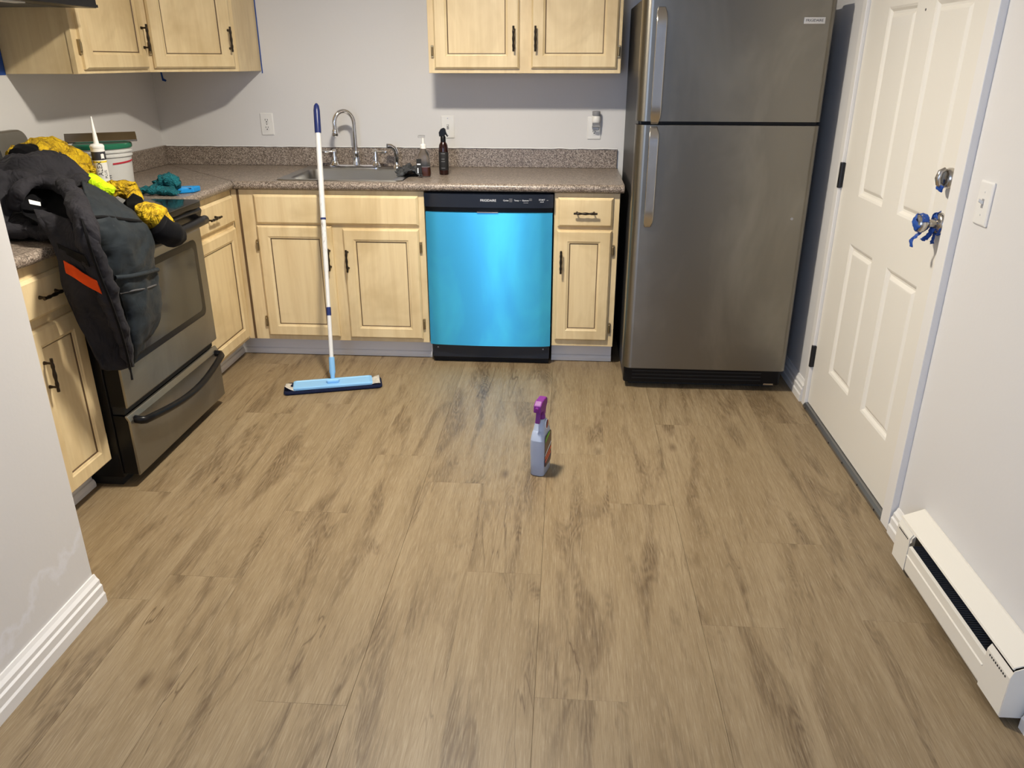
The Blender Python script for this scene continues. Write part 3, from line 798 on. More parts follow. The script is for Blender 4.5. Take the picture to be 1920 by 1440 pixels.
for k in range(3): build(MB().box(fx0+.05+.0*k, fx1-.10, -.8975, -.890, .052+.018*k, .057+.018*k), 'grille_slot', 'blackmatte', gr)
build(MB().box(fx0+.04, fx1-.02, -.835, -.06, .002, .032), 'underframe', 'blackmatte', rf)
build(MB().box(fx1-.085, fx1-.040, -.900, -.885, .034, .042), 'roller_bracket', 'nickel', rf)
build(MB().lathe([(.006, ff-.001), (.006, ff+.004)], (3.216, 0, .823), 10, 'y'), 'screw_cap', 'grey', lo)
build(MB().box(fx1-.09, fx1-.02, -.93, -.80, 1.690, 1.703), 'top_hinge', 'darkgrey', rf, bevel=.003)

# ------------------------------------------------------------------ range
ry0, ry1 = -1.969, -1.212
rg = thing('kitchen_range', 'freestanding stainless electric range with black glass cooktop and storage drawer', 'stove', (.36, -1.59, 0))
build(MB().box(.03, .655, ry0, ry1, .035, .895), 'body', 'black', rg, bevel=.003)
build(MB().box(.06, .640, ry0+.01, ry1-.01, .001, .036), 'base', 'blackmatte', rg)
# cooktop with rounded front corners and stepped front edge
poly = [(.03, ry1), (.03, ry0)]
for cy_, a0 in ((ry0+.04, -PI/2), (ry1-.04, 0)):
    for k in range(7):
        a = a0+PI/2*k/6; poly.append((.712+.04*math.cos(a), cy_+.04*math.sin(a)))
build(MB().prism(poly, 'z', .895, .922), 'cooktop_frame', 'black', rg, bevel=.006, smooth=.5)
gp = [(.10+ (x-.03)*.92, -1.5905+(y+1.5905)*.93) for x, y in poly]
cg = build(MB().prism(gp, 'z', .9222, .9245), 'cooktop_glass', 'glassblack', rg, bevel=.001)
for bx_, by_, br in ((.25, -1.40, .09), (.25, -1.78, .075), (.52, -1.40, .075), (.52, -1.78, .10)):
    n_ = 40
    build(MB().loops([[(bx_+r*math.cos(2*PI*k/n_), by_+r*math.sin(2*PI*k/n_), .9248) for k in range(n_)] for r in (br, br-.003)], False, False), 'burner_ring', 'grey', cg)
build(MB().prism([(.655, .830), (.700, .830), (.735, .850), (.745, .880), (.735, .896), (.655, .896)], 'y', ry0+.008, ry1-.008), 'front_trim', 'black', rg, bevel=.004, smooth=.5)
# oven door
od = build(MB().prism([(.655, .314), (.713, .314), (.713, .800), (.704, .820), (.655, .824)], 'y', ry0+.006, ry1-.006), 'oven_door', 'black', rg, bevel=.002)
build(MB().prism([(.712, .312), (.718, .312), (.722, .318), (.722, .800), (.712, .823), (.704, .825), (.704, .818), (.712, .800)], 'y', ry0+.004, ry1-.004), 'steel_face', 'rangesteel', od, bevel=.0015)
def orect(y0, y1, z0, z1, r, x, bow=.0, n=6):
    p = rrect(y0, y1, z0, z1, r, n); c_ = (y0+y1)/2; hw = (y1-y0)/2; zm = (z0+z1)/2
    return [(x, q[0], q[1] + (bow if q[1] > zm else -bow*.6)*(1-((q[0]-c_)/hw)**2)) for q in p]
build(MB().loops([orect(-1.890, -1.276, .452, .768, .025, .7215, .020), orect(-1.890, -1.276, .452, .768, .025, .7242, .020), orect(-1.886, -1.280, .456, .764, .022, .7248, .020)]), 'window_surround', 'black', od, smooth=.5)
build(MB().loops([orect(-1.858, -1.308, .478, .744, .020, .7246, .018), orect(-1.858, -1.308, .478, .744, .020, .7256, .018)]), 'window', 'ovenglass', od, smooth=.5)
hp = [(.722, ry0+.03, .838), (.755, ry0+.035, .842)] + [(.772+.010*math.sin(PI*t), ry0+.05+(ry1-ry0-.10)*t, .848) for t in np.linspace(0, 1, 14)] + [(.755, ry1-.035, .842), (.722, ry1-.03, .838)]
build(MB().tube(hp, [(.016, .018)]*len(hp), 12), 'handle', 'black', od, smooth=1.0)
# storage drawer
dr = build(MB().prism([(.655, .048), (.712, .048), (.712, .262), (.704, .278), (.655, .282)], 'y', ry0+.006, ry1-.006), 'storage_drawer', 'black', rg, bevel=.002)
build(MB().prism([(.711, .046), (.716, .046), (.721, .052), (.721, .262), (.711, .281), (.703, .283), (.703, .277), (.711, .262)], 'y', ry0+.002, ry1-.002), 'steel_face', 'rangesteel', dr, bevel=.0015)
build(MB().box(.64, .700, ry0+.012, ry1-.012, .284, .312), 'drawer_gap', 'blackmatte', rg)
hp = [(.719, ry0+.035, .258), (.744, ry0+.034, .256)] + [(.752+.022*math.sin(PI*t), ry0+.045+(ry1-ry0-.09)*t, .252-.030*math.sin(PI*t)) for t in np.linspace(0, 1, 16)] + [(.744, ry1-.034, .256), (.719, ry1-.035, .258)]
build(MB().tube(hp, [(.013, .015)]*len(hp), 12), 'handle', 'black', dr, smooth=1.0)
# backguard
bg = MB(); pr = [(ry0, .90), (ry1, .90), (ry1, 1.135)]
for k in range(7):
    a = PI/2*k/6; pr.append((ry1-.05+.05*math.cos(a), 1.145+.05*math.sin(a)))
for k in range(7):
    a = PI/2+PI/2*k/6; pr.append((ry0+.05+.05*math.cos(a), 1.145+.05*math.sin(a)))
bg.loops([[(.022, p, q) for p, q in pr], [(.085-.03*(q-.9)/.3, p, q) for p, q in pr]])
bgo = build(bg, 'backguard', 'rangesteel', rg, bevel=.006)
build(MB().loops([[(.0855-.03*(q-.9)/.3, p, q) for p, q in rrect(-1.78, -1.40, .985, 1.165, .04)], [(.092-.03*(q-.9)/.3, p, q) for p, q in rrect(-1.775, -1.405, .99, 1.16, .04)]]), 'control_panel', 'glassblack', bgo, smooth=.6)
for yy in (-1.265, -1.335, -1.845, -1.915):
    build(MB().lathe([(.024, .072), (.022, .088), (.019, .100), (.004, .101)], (0, yy, 1.085), 18, 'x'), 'knob', 'black', bgo, smooth=.7)
    build(MB().box(.0655, .0665, yy-.004, yy+.004, 1.125, 1.128), 'mark', 'textdark', bgo)

# range hood
rh = thing('range_hood', 'black under-cabinet range hood above the range', 'range hood', (.24, -1.58, 1.64))
z0 = 1.634
build(MB().prism([(.003, z0+.13), (.003, z0+.012), (.400, z0), (.440, z0), (.440, z0+.045), (.37, z0+.13)], 'y', -1.965, -1.195), 'canopy', 'black', rh, bevel=.004)
build(MB().box(.06, .34, -1.90, -1.26, z0+.001, z0+.010), 'filter', 'darkgrey', rh)
build(MB().box(.439, .444, -1.965, -1.195, z0+.002, z0+.012), 'front_strip', 'black', rh)
build(MB().box(.35, .39, -1.72, -1.55, z0-.004, z0+.003), 'light_lens', 'white', rh)

# ------------------------------------------------------------------ things on the counter and cooktop left
bk = thing('joint_compound_bucket', 'white plastic bucket with green rim and red band in the counter corner', 'bucket', (.225, -.975, CT))
bx, by, r0 = .225, -.975, .108
build(MB().lathe([(r0-.012, CT+.001), (r0-.008, CT+.006), (r0, CT+.150), (r0+.006, CT+.152), (r0+.006, CT+.158), (r0+.001, CT+.160), (r0+.001, CT+.168), (r0+.007, CT+.170), (r0+.007, CT+.176), (r0+.002, CT+.178), (r0+.004, CT+.190)], (bx, by, 0), 40), 'pail', 'bucket', bk, smooth=.6)
build(MB().lathe([(r0+.008, CT+.186), (r0+.010, CT+.190), (r0+.010, CT+.202), (r0+.004, CT+.206), (.004, CT+.204)], (bx, by, 0), 40), 'rim_lid', 'green', bk, smooth=.6)
def cyl_text(txt, size, bx, by, r, ang, z, m, parent, name='lettering', vert=False):
    mb = text_mb(txt, size, .0003)
    def f(q):
        X, Y = (q.x, q.y) if not vert else (-q.y, q.x)
        a = ang + X/r; rr = r+.0006+q.z
        return Vector((bx+rr*math.cos(a), by+rr*math.sin(a), z+Y))
    return build(mb.xf(f), name, m, parent, recalc=False)
fa = math.atan2(CY-by, CX-bx)
cyl_text('ALL', .038, bx, by, r0-.001, fa-.62, CT+.105, 'textdark', bk)
cyl_text('PURPOSE', .030, bx, by, r0-.003, fa-.45, CT+.068, 'textdark', bk)
cyl_text('JOINT COMPOUND', .011, bx, by, r0-.002, fa-.6, CT+.130, 'textdark', bk)
build(MB().grid([[(bx+(r0+.0006)*math.cos(a), by+(r0+.0006)*math.sin(a), CT+.120+h_+.006*(a-fa)) for a in np.linspace(fa+.25, fa+1.5, 14)] for h_ in (0, .007)]), 'red_band', 'red', bk)
tk = thing('drywall_blade', 'wide steel drywall blade lying across the bucket lid', 'blade', (.225, -.975, CT+.206))
kz = CT+.209
cds = [(-.140, -.045), (.125, -.045), (.138, -.036), (.140, -.020), (.140, .038), (-.140, .038)]
kb = MB().prism(cds, 'z', 0, .0016)
kfn = lambda q: Matrix.Translation((bx, by, kz+.022)) @ Matrix.Rotation(fa+PI/2, 4, 'Z') @ Matrix.Rotation(.34, 4, 'X') @ q
# rotate so the long side faces the camera
build(kb.xf(kfn), 'blade', 'handlesteel', tk)
build(MB().box(-.140, .140, -.052, -.038, -.004, .004).xf(kfn), 'spine', 'handlesteel', tk, bevel=.002)
ck = thing('caulk_tube', 'white caulk tube with tall nozzle standing on the cooktop', 'caulk', (.385, -1.285, .9245))
bx, by, z0 = .385, -1.285, .9247
build(MB().lathe([(.0245, z0), (.0255, z0+.002), (.0255, z0+.205), (.0265, z0+.206), (.0265, z0+.213), (.022, z0+.219), (.010, z0+.222)], (bx, by, 0), 28), 'cartridge', 'white', ck, smooth=.6)
build(MB().lathe([(.0105, z0+.220), (.0095, z0+.226), (.0022, z0+.322), (.0006, z0+.324)], (bx, by, 0), 14), 'nozzle', 'white', ck, smooth=.8)
fa2 = math.atan2(CY-by, CX-bx)
build(MB().lathe([(.0257, z0+.160), (.0259, z0+.161), (.0259, z0+.191), (.0257, z0+.192)], (bx, by, 0), 28, caps=False), 'black_band', 'textdark', ck, smooth=.6)
build(MB().lathe([(.0257, z0+.150), (.0259, z0+.1505), (.0259, z0+.156), (.0257, z0+.1565)], (bx, by, 0), 28, caps=False), 'yellow_band', 'yband', ck, smooth=.6)
cyl_text('ALEX', .0240, bx, by, .0255, fa2-.10, z0+.128, 'textdark', ck, vert=True)
cyl_text('PLUS', .0150, bx, by, .0255, fa2+.62, z0+.105, 'textdark', ck, vert=True)
em = MB().grid([[(bx+.0262*math.cos(a), by+.0262*math.sin(a), z0+.167+h_-.010*abs(a-fa2-.55)) for a in np.linspace(fa2+.30, fa2+.80, 8)] for h_ in (0, .018)])
build(em, 'emblem', 'white', ck)
# teal cloth glove and blue pack
def lump(name, pts, rads, m, parent=None, seed=0, amp=.010, freq=22, n=20, sub=6):
    P = crs([Vector(p) for p in pts], sub); R = []
    for i in range(len(P)):
        t = i/sub; a = int(min(t, len(rads)-2)); f = t-a
        r0_, r1_ = rads[a], rads[a+1]
        r0_ = r0_ if isinstance(r0_, tuple) else (r0_, r0_); r1_ = r1_ if isinstance(r1_, tuple) else (r1_, r1_)
        R.append((r0_[0]+(r1_[0]-r0_[0])*f, r0_[1]+(r1_[1]-r0_[1])*f))
    mb = MB().tube(P, R, n)
    wrinkle(mb, None, amp, freq, seed); wrinkle(mb, None, amp*.4, freq*2.6, seed+5)
    return build(mb, name, m, parent, smooth=1.6)
tg = thing('microfibre_cloth', 'crumpled teal cloth on the counter behind the cooktop', 'cloth', (.47, -1.06, CT))
lump('fold', [(.40, -1.09, CT+.016), (.45, -1.07, CT+.020), (.52, -1.075, CT+.018), (.58, -1.09, CT+.014)], [(.02, .012), (.036, .015), (.038, .017), (.022, .011)], 'teal', tg, 1, .014, 42)
lump('crumple', [(.47, -1.05, CT+.028), (.50, -1.03, CT+.050), (.535, -1.03, CT+.055), (.57, -1.045, CT+.030)], [(.016, .016), (.032, .028), (.034, .030), (.018, .018)], 'teal', tg, 4, .016, 46)
bp = thing('blue_pack', 'small bright blue soft pack lying on counter beside teal cloth', 'pack', (.575, -1.0, CT))
mbk = MB().loops([[(.535+.085*x-.0, -1.045+.075*y+.03*x, CT+z_) for x, y in ((0, 0), (.5, -.05), (1, .15), (1.05, .9), (.5, 1), (0, .95))] for z_ in (.001, .016, .024)])
mbk2 = build(mbk, 'pouch', 'bluecloth', bp, bevel=.005)
build(MB().box(.545, .615, -1.018, -1.010, CT+.024, CT+.0252), 'seam', 'skyblue', bp)

# ------------------------------------------------------------------ yellow high-visibility jacket on the cooktop
hv = thing('work_jacket', 'dirty yellow high-visibility work jacket with black cuffs bunched on the cooktop', 'jacket', (.4, -1.5, .925))
def P(u, v, x): return px(u, v, 'x', x)
lump('body', [P(66, 300, .30), P(92, 288, .28), P(114, 292, .29), P(136, 312, .33), P(156, 330, .38)], [(.025, .03), (.038, .045), (.040, .05), (.042, .048), (.028, .03)], 'yellow', hv, 2, .022, 17)
lump('body_fold', [P(100, 275, .24), P(120, 284, .27), P(139, 297, .30), P(156, 310, .34), P(168, 326, .38)], [(.018, .02), (.028, .034), (.034, .038), (.034, .036), (.02, .024)], 'yellow', hv, 9, .018, 22)
lump('sleeve', [P(20, 292, .24), P(45, 282, .24), P(66, 276, .24), P(86, 273, .24), P(104, 272, .25), P(118, 278, .25)], [(.018, .02), (.026, .028), (.028, .03), (.032, .034), (.030, .030), (.02, .02)], 'yellow', hv, 6, .014, 24)
lump('cuff', [P(38, 298, .30), P(50, 293, .29), P(60, 289, .27)], [(.040, .040), (.044, .044), (.036, .038)], 'jackdark', hv, 3, .008, 20)
lump('lime_panel', [P(158, 336, .52), P(174, 342, .54), P(192, 351, .56), P(208, 360, .58)], [(.018, .020), (.032, .028), (.030, .026), (.018, .018)], 'lime', hv, 7, .010, 20)
lump('sleeve', [P(192, 358, .50), P(212, 356, .52), P(232, 355, .54), P(248, 362, .56), P(252, 376, .60)], [(.024, .024), (.034, .032), (.038, .034), (.038, .034), (.024, .024)], 'yellow', hv, 12, .016, 20)
lump('sleeve_lining', [P(240, 372, .64), P(252, 382, .66), P(258, 398, .70)], [(.026, .026), (.034, .034), (.024, .024)], 'jackdark', hv, 13, .008, 22)
lump('sleeve', [P(258, 398, .74), P(274, 400, .765), P(290, 410, .78), P(306, 422, .795)], [(.042, .040), (.054, .046), (.054, .048), (.050, .046)], 'yellow', hv, 15, .014, 22)
cf = [P(290, 420, .795), P(303, 431, .805), P(318, 438, .812), P(328, 442, .815)]
lump('cuff', cf, [(.052, .046), (.056, .048), (.056, .046), (.048, .040)], 'trimblack', hv, 16, .005, 20)

# ------------------------------------------------------------------ charcoal jacket hanging over the range front
jk = thing('charcoal_jacket', 'charcoal winter work jacket with orange band draped over the range front', 'jacket', (.72, -1.9, .5))
# bulk lying on the cooktop
top_rows = [
    [P(-60, 345, .18), P(-10, 320, .18), P(40, 308, .20), P(80, 300, .23), P(112, 302, .29), P(135, 318, .36)],
    [P(-60, 330, .30), P(0, 312, .30), P(45, 300, .32), P(85, 293, .35), P(120, 302, .39), P(150, 325, .45)],
    [P(-60, 345, .38), P(0, 330, .38), P(45, 318, .41), P(90, 308, .44), P(130, 315, .49), P(162, 340, .56)],
    [P(-60, 400, .40), P(0, 385, .42), P(28, 358, .44), P(78, 338, .47), P(125, 344, .53), P(166, 348, .64)],
    [P(-60, 438, .40), P(0, 436, .43), P(26, 395, .45), P(74, 344, .475), P(122, 350, .545), P(174, 360, .68)]]
solid(build(cloth(top_rows, 9, .030, 8, .010, 2), 'back_panel', 'jacket', jk, smooth=2.5, recalc=False), .006, -1)
under_rows = [[P(-60, 405, .20), P(0, 395, .22), P(60, 392, .28), P(110, 385, .36)], [P(-60, 420, .34), P(0, 415, .36), P(50, 410, .42), P(110, 400, .52)], [P(-60, 438, .45), P(0, 438, .47), P(50, 440, .55), P(105, 440, .67)]]
solid(build(cloth(under_rows, 8, .016, 12, .006, 21), 'sleeve', 'jacket', jk, smooth=2.5, recalc=False), .03, 0)
# left front panel
left_rows = [
    [P(64, 396, .565), P(82, 398, .60), P(102, 402, .65), P(128, 410, .73)],
    [P(74, 415, .615), P(95, 420, .66), P(115, 425, .70), P(140, 432, .755)],
    [P(98, 455, .668), P(115, 463, .705), P(130, 470, .735), P(152, 480, .775)],
    [P(110, 487, .682), P(128, 497, .72), P(146, 510, .745), P(172, 525, .775)],
    [P(122, 540, .682), P(140, 552, .715), P(165, 565, .74), P(195, 580, .77)],
    [P(145, 600, .69), P(165, 610, .715), P(190, 620, .735), P(220, 632, .765)],
    [P(178, 668, .715), P(192, 672, .722), P(210, 678, .735), P(238, 682, .76)],
    [P(190, 692, .725), P(203, 695, .730), P(222, 693, .738), P(244, 688, .76)]]
lp = solid(build(cloth(left_rows, 7, .006, 9, .003, 5), 'front_panel', 'jacket', jk, smooth=2.5, recalc=False), .008, 0)
def bandrow(r0_, r1_, f0, f1, off):
    A = [Vector(a).lerp(Vector(b), f0) + Vector((off, -off*.6, 0)) for a, b in zip(r0_, r1_)]
    B = [Vector(a).lerp(Vector(b), f1) + Vector((off, -off*.6, 0)) for a, b in zip(r0_, r1_)]
    return [A, [(a+b)*.5 for a, b in zip(A, B)], B]
solid(build(cloth(bandrow(left_rows[3], left_rows[4], -.02, .42, .026), 6, .002, 14, .001, 5), 'orange_band', 'orange', lp, smooth=2.5, recalc=False), .003, 0)
solid(build(cloth(bandrow(left_rows[2], left_rows[3], -.05, .40, .024), 6, .002, 14, .001, 5), 'black_band', 'trimblack', lp, smooth=2.5, recalc=False), .003, 0)
# right front panel, padded
right_rows = [
    [P(152, 342, .62), P(174, 353, .66), P(202, 367, .68), P(234, 386, .70)],
    [P(160, 374, .72), P(187, 379, .74), P(217, 388, .75), P(250, 401, .755)],
    [P(170, 408, .785), P(195, 407, .795), P(226, 411, .795), P(260, 415, .79)],
    [P(182, 440, .80), P(210, 430, .815), P(245, 430, .815), P(276, 432, .795)],
    [P(195, 480, .80), P(222, 472, .825), P(258, 470, .825), P(287, 468, .80)],
    [P(210, 520, .80), P(235, 518, .815), P(265, 512, .815), P(290, 505, .795)],
    [P(222, 550, .795), P(245, 545, .815), P(272, 540, .815), P(294, 532, .79)],
    [P(235, 590, .79), P(255, 588, .815), P(280, 582, .81), P(301, 575, .785)],
    [P(242, 640, .78), P(255, 640, .80), P(270, 632, .795), P(288, 615, .775)],
    [P(246, 686, .765), P(252, 680, .775), P(258, 668, .775), P(266, 650, .765)]]
rp = solid(build(cloth(right_rows, 8, .009, 8, .003, 8, (1, 1, 1.5)), 'padded_panel', 'puff', jk, smooth=2.5, recalc=False), .012, 0)
def seam_strip(row, off, r, name, m, par):
    Pp = crs([Vector(p)+Vector((off, -off*.3, 0)) for p in row], 6)
    return build(MB().tube(Pp, r, 8), name, m, par, smooth=1)
seam_strip(right_rows[2][0:], .008, .006, 'seam_band', 'trimblack', rp)
seam_strip(right_rows[5], .012, .008, 'pocket_flap', 'puff', rp)
seam_strip(right_rows[6], .006, .0035, 'pocket_zip', 'darkgrey', rp)
# placket
pl = [P(118, 345, .58), P(138, 365, .67), P(150, 395, .755), P(160, 430, .795), P(172, 470, .80), P(188, 515, .80), P(206, 560, .80), P(222, 605, .795), P(235, 650, .785), P(243, 686, .772)]
plo = lump('placket', pl, [(.022, .022), (.030, .026), (.034, .026), (.036, .026), (.036, .026), (.034, .024), (.030, .022), (.026, .020), (.020, .018), (.012, .012)], 'jacket', jk, 11, .010, 26, 14)
zp = crs([p + Vector((.018, -.030, 0)) for p in pl], 5)
build(MB().tube(zp, .0045, 6), 'zipper', 'trimblack', plo, smooth=1)
build(MB().tube([P(243, 688, .775), P(246, 700, .775), P(248, 712, .775)], [.004, .003, .004], 6), 'zip_pull', 'black', plo, smooth=1)
# collar: arch with a dark lining behind
arch = [P(26, 392, .46), P(33, 360, .48), P(52, 345, .49), P(80, 341, .51), P(108, 348, .56), P(130, 364, .64), P(146, 392, .72)]
lump('collar', arch, [(.012, .02), (.018, .024), (.022, .024), (.022, .024), (.022, .024), (.02, .022), (.014, .016)], 'jacket', jk, 14, .007, 20, 12)
lin = [[P(34, 364, .465), P(60, 350, .475), P(90, 348, .50), P(128, 368, .60)], [P(36, 380, .48), P(65, 372, .49), P(95, 374, .53), P(132, 388, .65)], [P(44, 398, .51), P(72, 400, .53), P(100, 404, .60), P(140, 412, .71)], [P(60, 420, .57), P(84, 424, .60), P(108, 426, .65), P(142, 430, .74)]]
ln = solid(build(cloth(lin, 6, .006, 14, .002, 17), 'lining', 'jackdark', jk, smooth=2.5, recalc=False), .004, 0)
tgp = [P(53, 374, .525), P(75, 379, .545), P(76, 386, .55), P(55, 382, .53)]
build(MB().loops([tgp, [p+Vector((.002, -.001, 0)) for p in tgp]]), 'size_tag', 'white', ln)

# ------------------------------------------------------------------ flat mop
mp = thing('flat_mop', 'flat mop with light blue head and white pole leaning on the counter', 'mop', (1.14, -.92, 0))
hc = [px(u, v, 'z', .030) for u, v in ((551, 709), (699, 702), (691, 719), (555, 730))]
def lerp4(s, t): return (hc[3].lerp(hc[2], s)).lerp(hc[0].lerp(hc[1], s), t)
ex = (hc[2]-hc[3]).normalized(); ey = Vector((-ex.y, ex.x, 0))
mc = (hc[0]+hc[1]+hc[2]+hc[3])/4; hl = .185; hw = .050
mc = Vector((mc.x, mc.y, 0))
def mloc(a, b, z): return mc + ex*a + ey*b + Vector((0, 0, z))
def rrm(l, w_, r, z, sk=0): return [mloc(p[0]+sk*p[1], p[1], z) for p in rrect(-l, l, -w_, w_, r, 4)]
build(MB().loops([rrm(hl, hw, .010, .017), rrm(hl, hw, .010, .026), rrm(hl-.004, hw-.004, .010, .029), rrm(hl-.010, hw-.010, .008, .029), rrm(hl-.012, hw-.012, .008, .0265)]), 'head_plate', 'skyblue', mp, smooth=.6)
pad = MB().loops([rrm(hl+.040, hw+.012, .020, .001), rrm(hl+.045, hw+.016, .022, .007), rrm(hl+.040, hw+.012, .020, .0145)])
po = build(pad, 'mop_pad', 'navypad', mp, smooth=.8)
for sg in (-1, 1):
    a0, a1 = sg*(hl-.01), sg*(hl+.036)
    pk = MB().grid([[mloc(a0+(a1-a0)*s, -hw*.95+2*hw*.95*t, .0152+.004*math.sin(s*3+t*5)+(.03*s*s*(1-t)**1.0 if sg < 0 else .004*s)) for t in np.linspace(0, 1, 7)] for s in np.linspace(0, 1, 6)])
    solid(build(pk, 'pad_pocket', 'padwhite', po, smooth=1.5), .003, 1)
bot = px(624, 704, 'y', mc.y+.01); bot = Vector((bot.x, mc.y+.005, .034))
topp = px(593, 194, 'y', -.565)
# pole passes just in front of the counter nose
dirp = (topp-bot); 
def pt(t): return bot + dirp*t
jt = build(MB().box(-.028, .028, -.016, .016, .026, .040).xf(lambda q: mc+ex*q.x+ey*q.y+Vector((0, 0, q.z))), 'swivel_joint', 'skyblue', mp, bevel=.004)
build(MB().tube([mc+ex*(-.030)+Vector((0, 0, .036)), mc+ex*.030+Vector((0, 0, .036))], .008, 10), 'joint_pin', 'skyblue', jt, smooth=.8)
build(MB().tube([pt(-.002), pt(.020), pt(.030), pt(.085)], [.009, .011, .0145, .0135], 14), 'socket', 'skyblue', mp, smooth=.8)
build(MB().tube([pt(.08), pt(.40)], .0098, 14), 'lower_pole', 'pole', mp, smooth=.8)
build(MB().tube([pt(.238), pt(.268)], .0112, 14), 'dark_sleeve', 'navy', mp, smooth=.8)
build(MB().tube([pt(.398), pt(.405), pt(.60)], [.0105, .0118, .0118], 14), 'middle_pole', 'pole', mp, smooth=.8)
build(MB().tube([pt(.585), pt(.592)], .0132, 14), 'lock_ring', 'navy', mp, smooth=.8)
build(MB().tube([pt(.59), pt(.90)], .0128, 14), 'upper_pole', 'pole', mp, smooth=.8)
build(MB().tube([pt(.895), pt(.90), pt(.975), pt(.992), pt(1.0)], [.014, .0152, .0150, .012, .005], 16), 'grip', 'navy', mp, smooth=.9)

# ------------------------------------------------------------------ spray bottle on the floor
fb = thing('cleaner_spray_bottle', 'blue-grey spray bottle with purple trigger standing on the floor', 'bottle', (2.172, -1.745, 0))
bc = Vector((2.174, -1.745, 0)); la = Vector((.27, .963, 0)).normalized(); sa = Vector((la.y, -la.x, 0))   # long axis, label side (+x)
def bl(a, b, z): return bc + la*a + sa*b + Vector((0, 0, z))
def bring(a0, a1, b, r, z, n=5): return [bl(p[0], p[1], z) for p in rrect(a0, a1, -b, b, r, n)]
body = [bring(-.046, .046, .026, .016, .001), bring(-.050, .050, .028, .018, .006), bring(-.050, .050, .0285, .018, .050), bring(-.053, .053, .029, .018, .115), bring(-.052, .052, .0285, .018, .148)]
sh = [bring(-.052, .052, .0285, .018, .148), bring(-.042, .046, .025, .016, .174), bring(-.034, .038, .023, .016, .182)]
nk = [bring(-.034, .038, .023, .016, .182), bring(-.024, .028, .020, .014, .204), bring(-.017, .020, .016, .012, .222)]
build(MB().loops(body), 'bottle_body', 'bottlegrey', fb, smooth=.7)
build(MB().loops(sh), 'shoulder', 'bottlegrey', fb, smooth=.7)
build(MB().loops(nk), 'neck', 'bottlegrey', fb, smooth=.7)
def patch(pts, off, m, name, par):
    q = [bl(a, .0288+off, z) for a, z in pts]; q2 = [bl(a, .0280+off, z) for a, z in pts]
    return build(MB().loops([q2, q]), name, m, par)
lbl = patch([(p[0], p[1]) for p in rrect(-.040, .040, .036, .165, .012)], .0008, 'labelbrown', 'label', fb)
patch([(-.040, .045), (.040, .052), (.040, .072), (-.040, .066)], .0016, 'labelpurple', 'print', lbl)
patch([(-.036, .070), (.038, .088), (.038, .096), (-.036, .077)], .0018, 'labelred', 'print', lbl)
patch([(-.036, .055), (.030, .070), (.030, .078), (-.036, .063)], .0020, 'labelred', 'print', lbl)
patch([(-.038, .084), (.036, .112), (.036, .116), (-.038, .087)], .0018, 'text', 'print', lbl)
patch([(-.038, .140), (-.010, .150), (.020, .160), (.010, .168), (-.030, .156)], .0018, 'labelgreen', 'print', lbl)
def disc(r, off, m, name, par, z=.200):
    n_ = 18
    q = [bl(.004+r*math.cos(2*PI*k/n_), .0208+off+(.2-z)*0, z+r*1.1*math.sin(2*PI*k/n_)) for k in range(n_)]
    return build(MB().loops([q, [p-sa*.004 for p in q]]), name, m, par)
em = disc(.017, .0022, 'text', 'emblem', fb); disc(.0145, .0030, 'labelpurple', 'emblem_ring', em)
q = [bl(a, .0242, z) for a, z in ((-.008, .188), (-.004, .186), (.016, .212), (.012, .214))]
build(MB().loops([q, [p-sa*.001 for p in q]]), 'emblem_slash', 'labelred', em)
build(MB().lathe([(.0150, .218), (.0155, .222), (.0155, .236), (.013, .240)], (bc.x+la.x*.0015, bc.y+la.y*.0015, 0), 18), 'collar', 'purple', fb, smooth=.7)
hd = [(-.052, .262), (-.050, .290), (-.030, .302), (.020, .302), (.034, .294), (.034, .276), (.018, .262), (.012, .238), (-.010, .238), (-.016, .256), (-.030, .262)]
th = MB().loops([[bl(a, -.0145, z) for a, z in hd], [bl(a, .0145, z) for a, z in hd]])
ho = build(th, 'spray_head', 'purple', fb, bevel=.004)
build(MB().tube([bl(-.050, 0, .278), bl(-.060, 0, .278)], [.0075, .0065], 12), 'nozzle', 'purple', ho, smooth=.8)
build(MB().loops([[bl(a, s, z) for a, z in ((-.034, .262), (-.026, .262), (-.034, .236), (-.044, .216), (-.048, .220), (-.040, .240))] for s in (-.009, .009)]), 'trigger', 'purple', ho, bevel=.003)

# ------------------------------------------------------------------ entry door
dr1 = thing('door_1', 'white six-panel entry door with taped knob and deadbolt', 'door', (W, D0, 0), -PI/2, kind='structure')
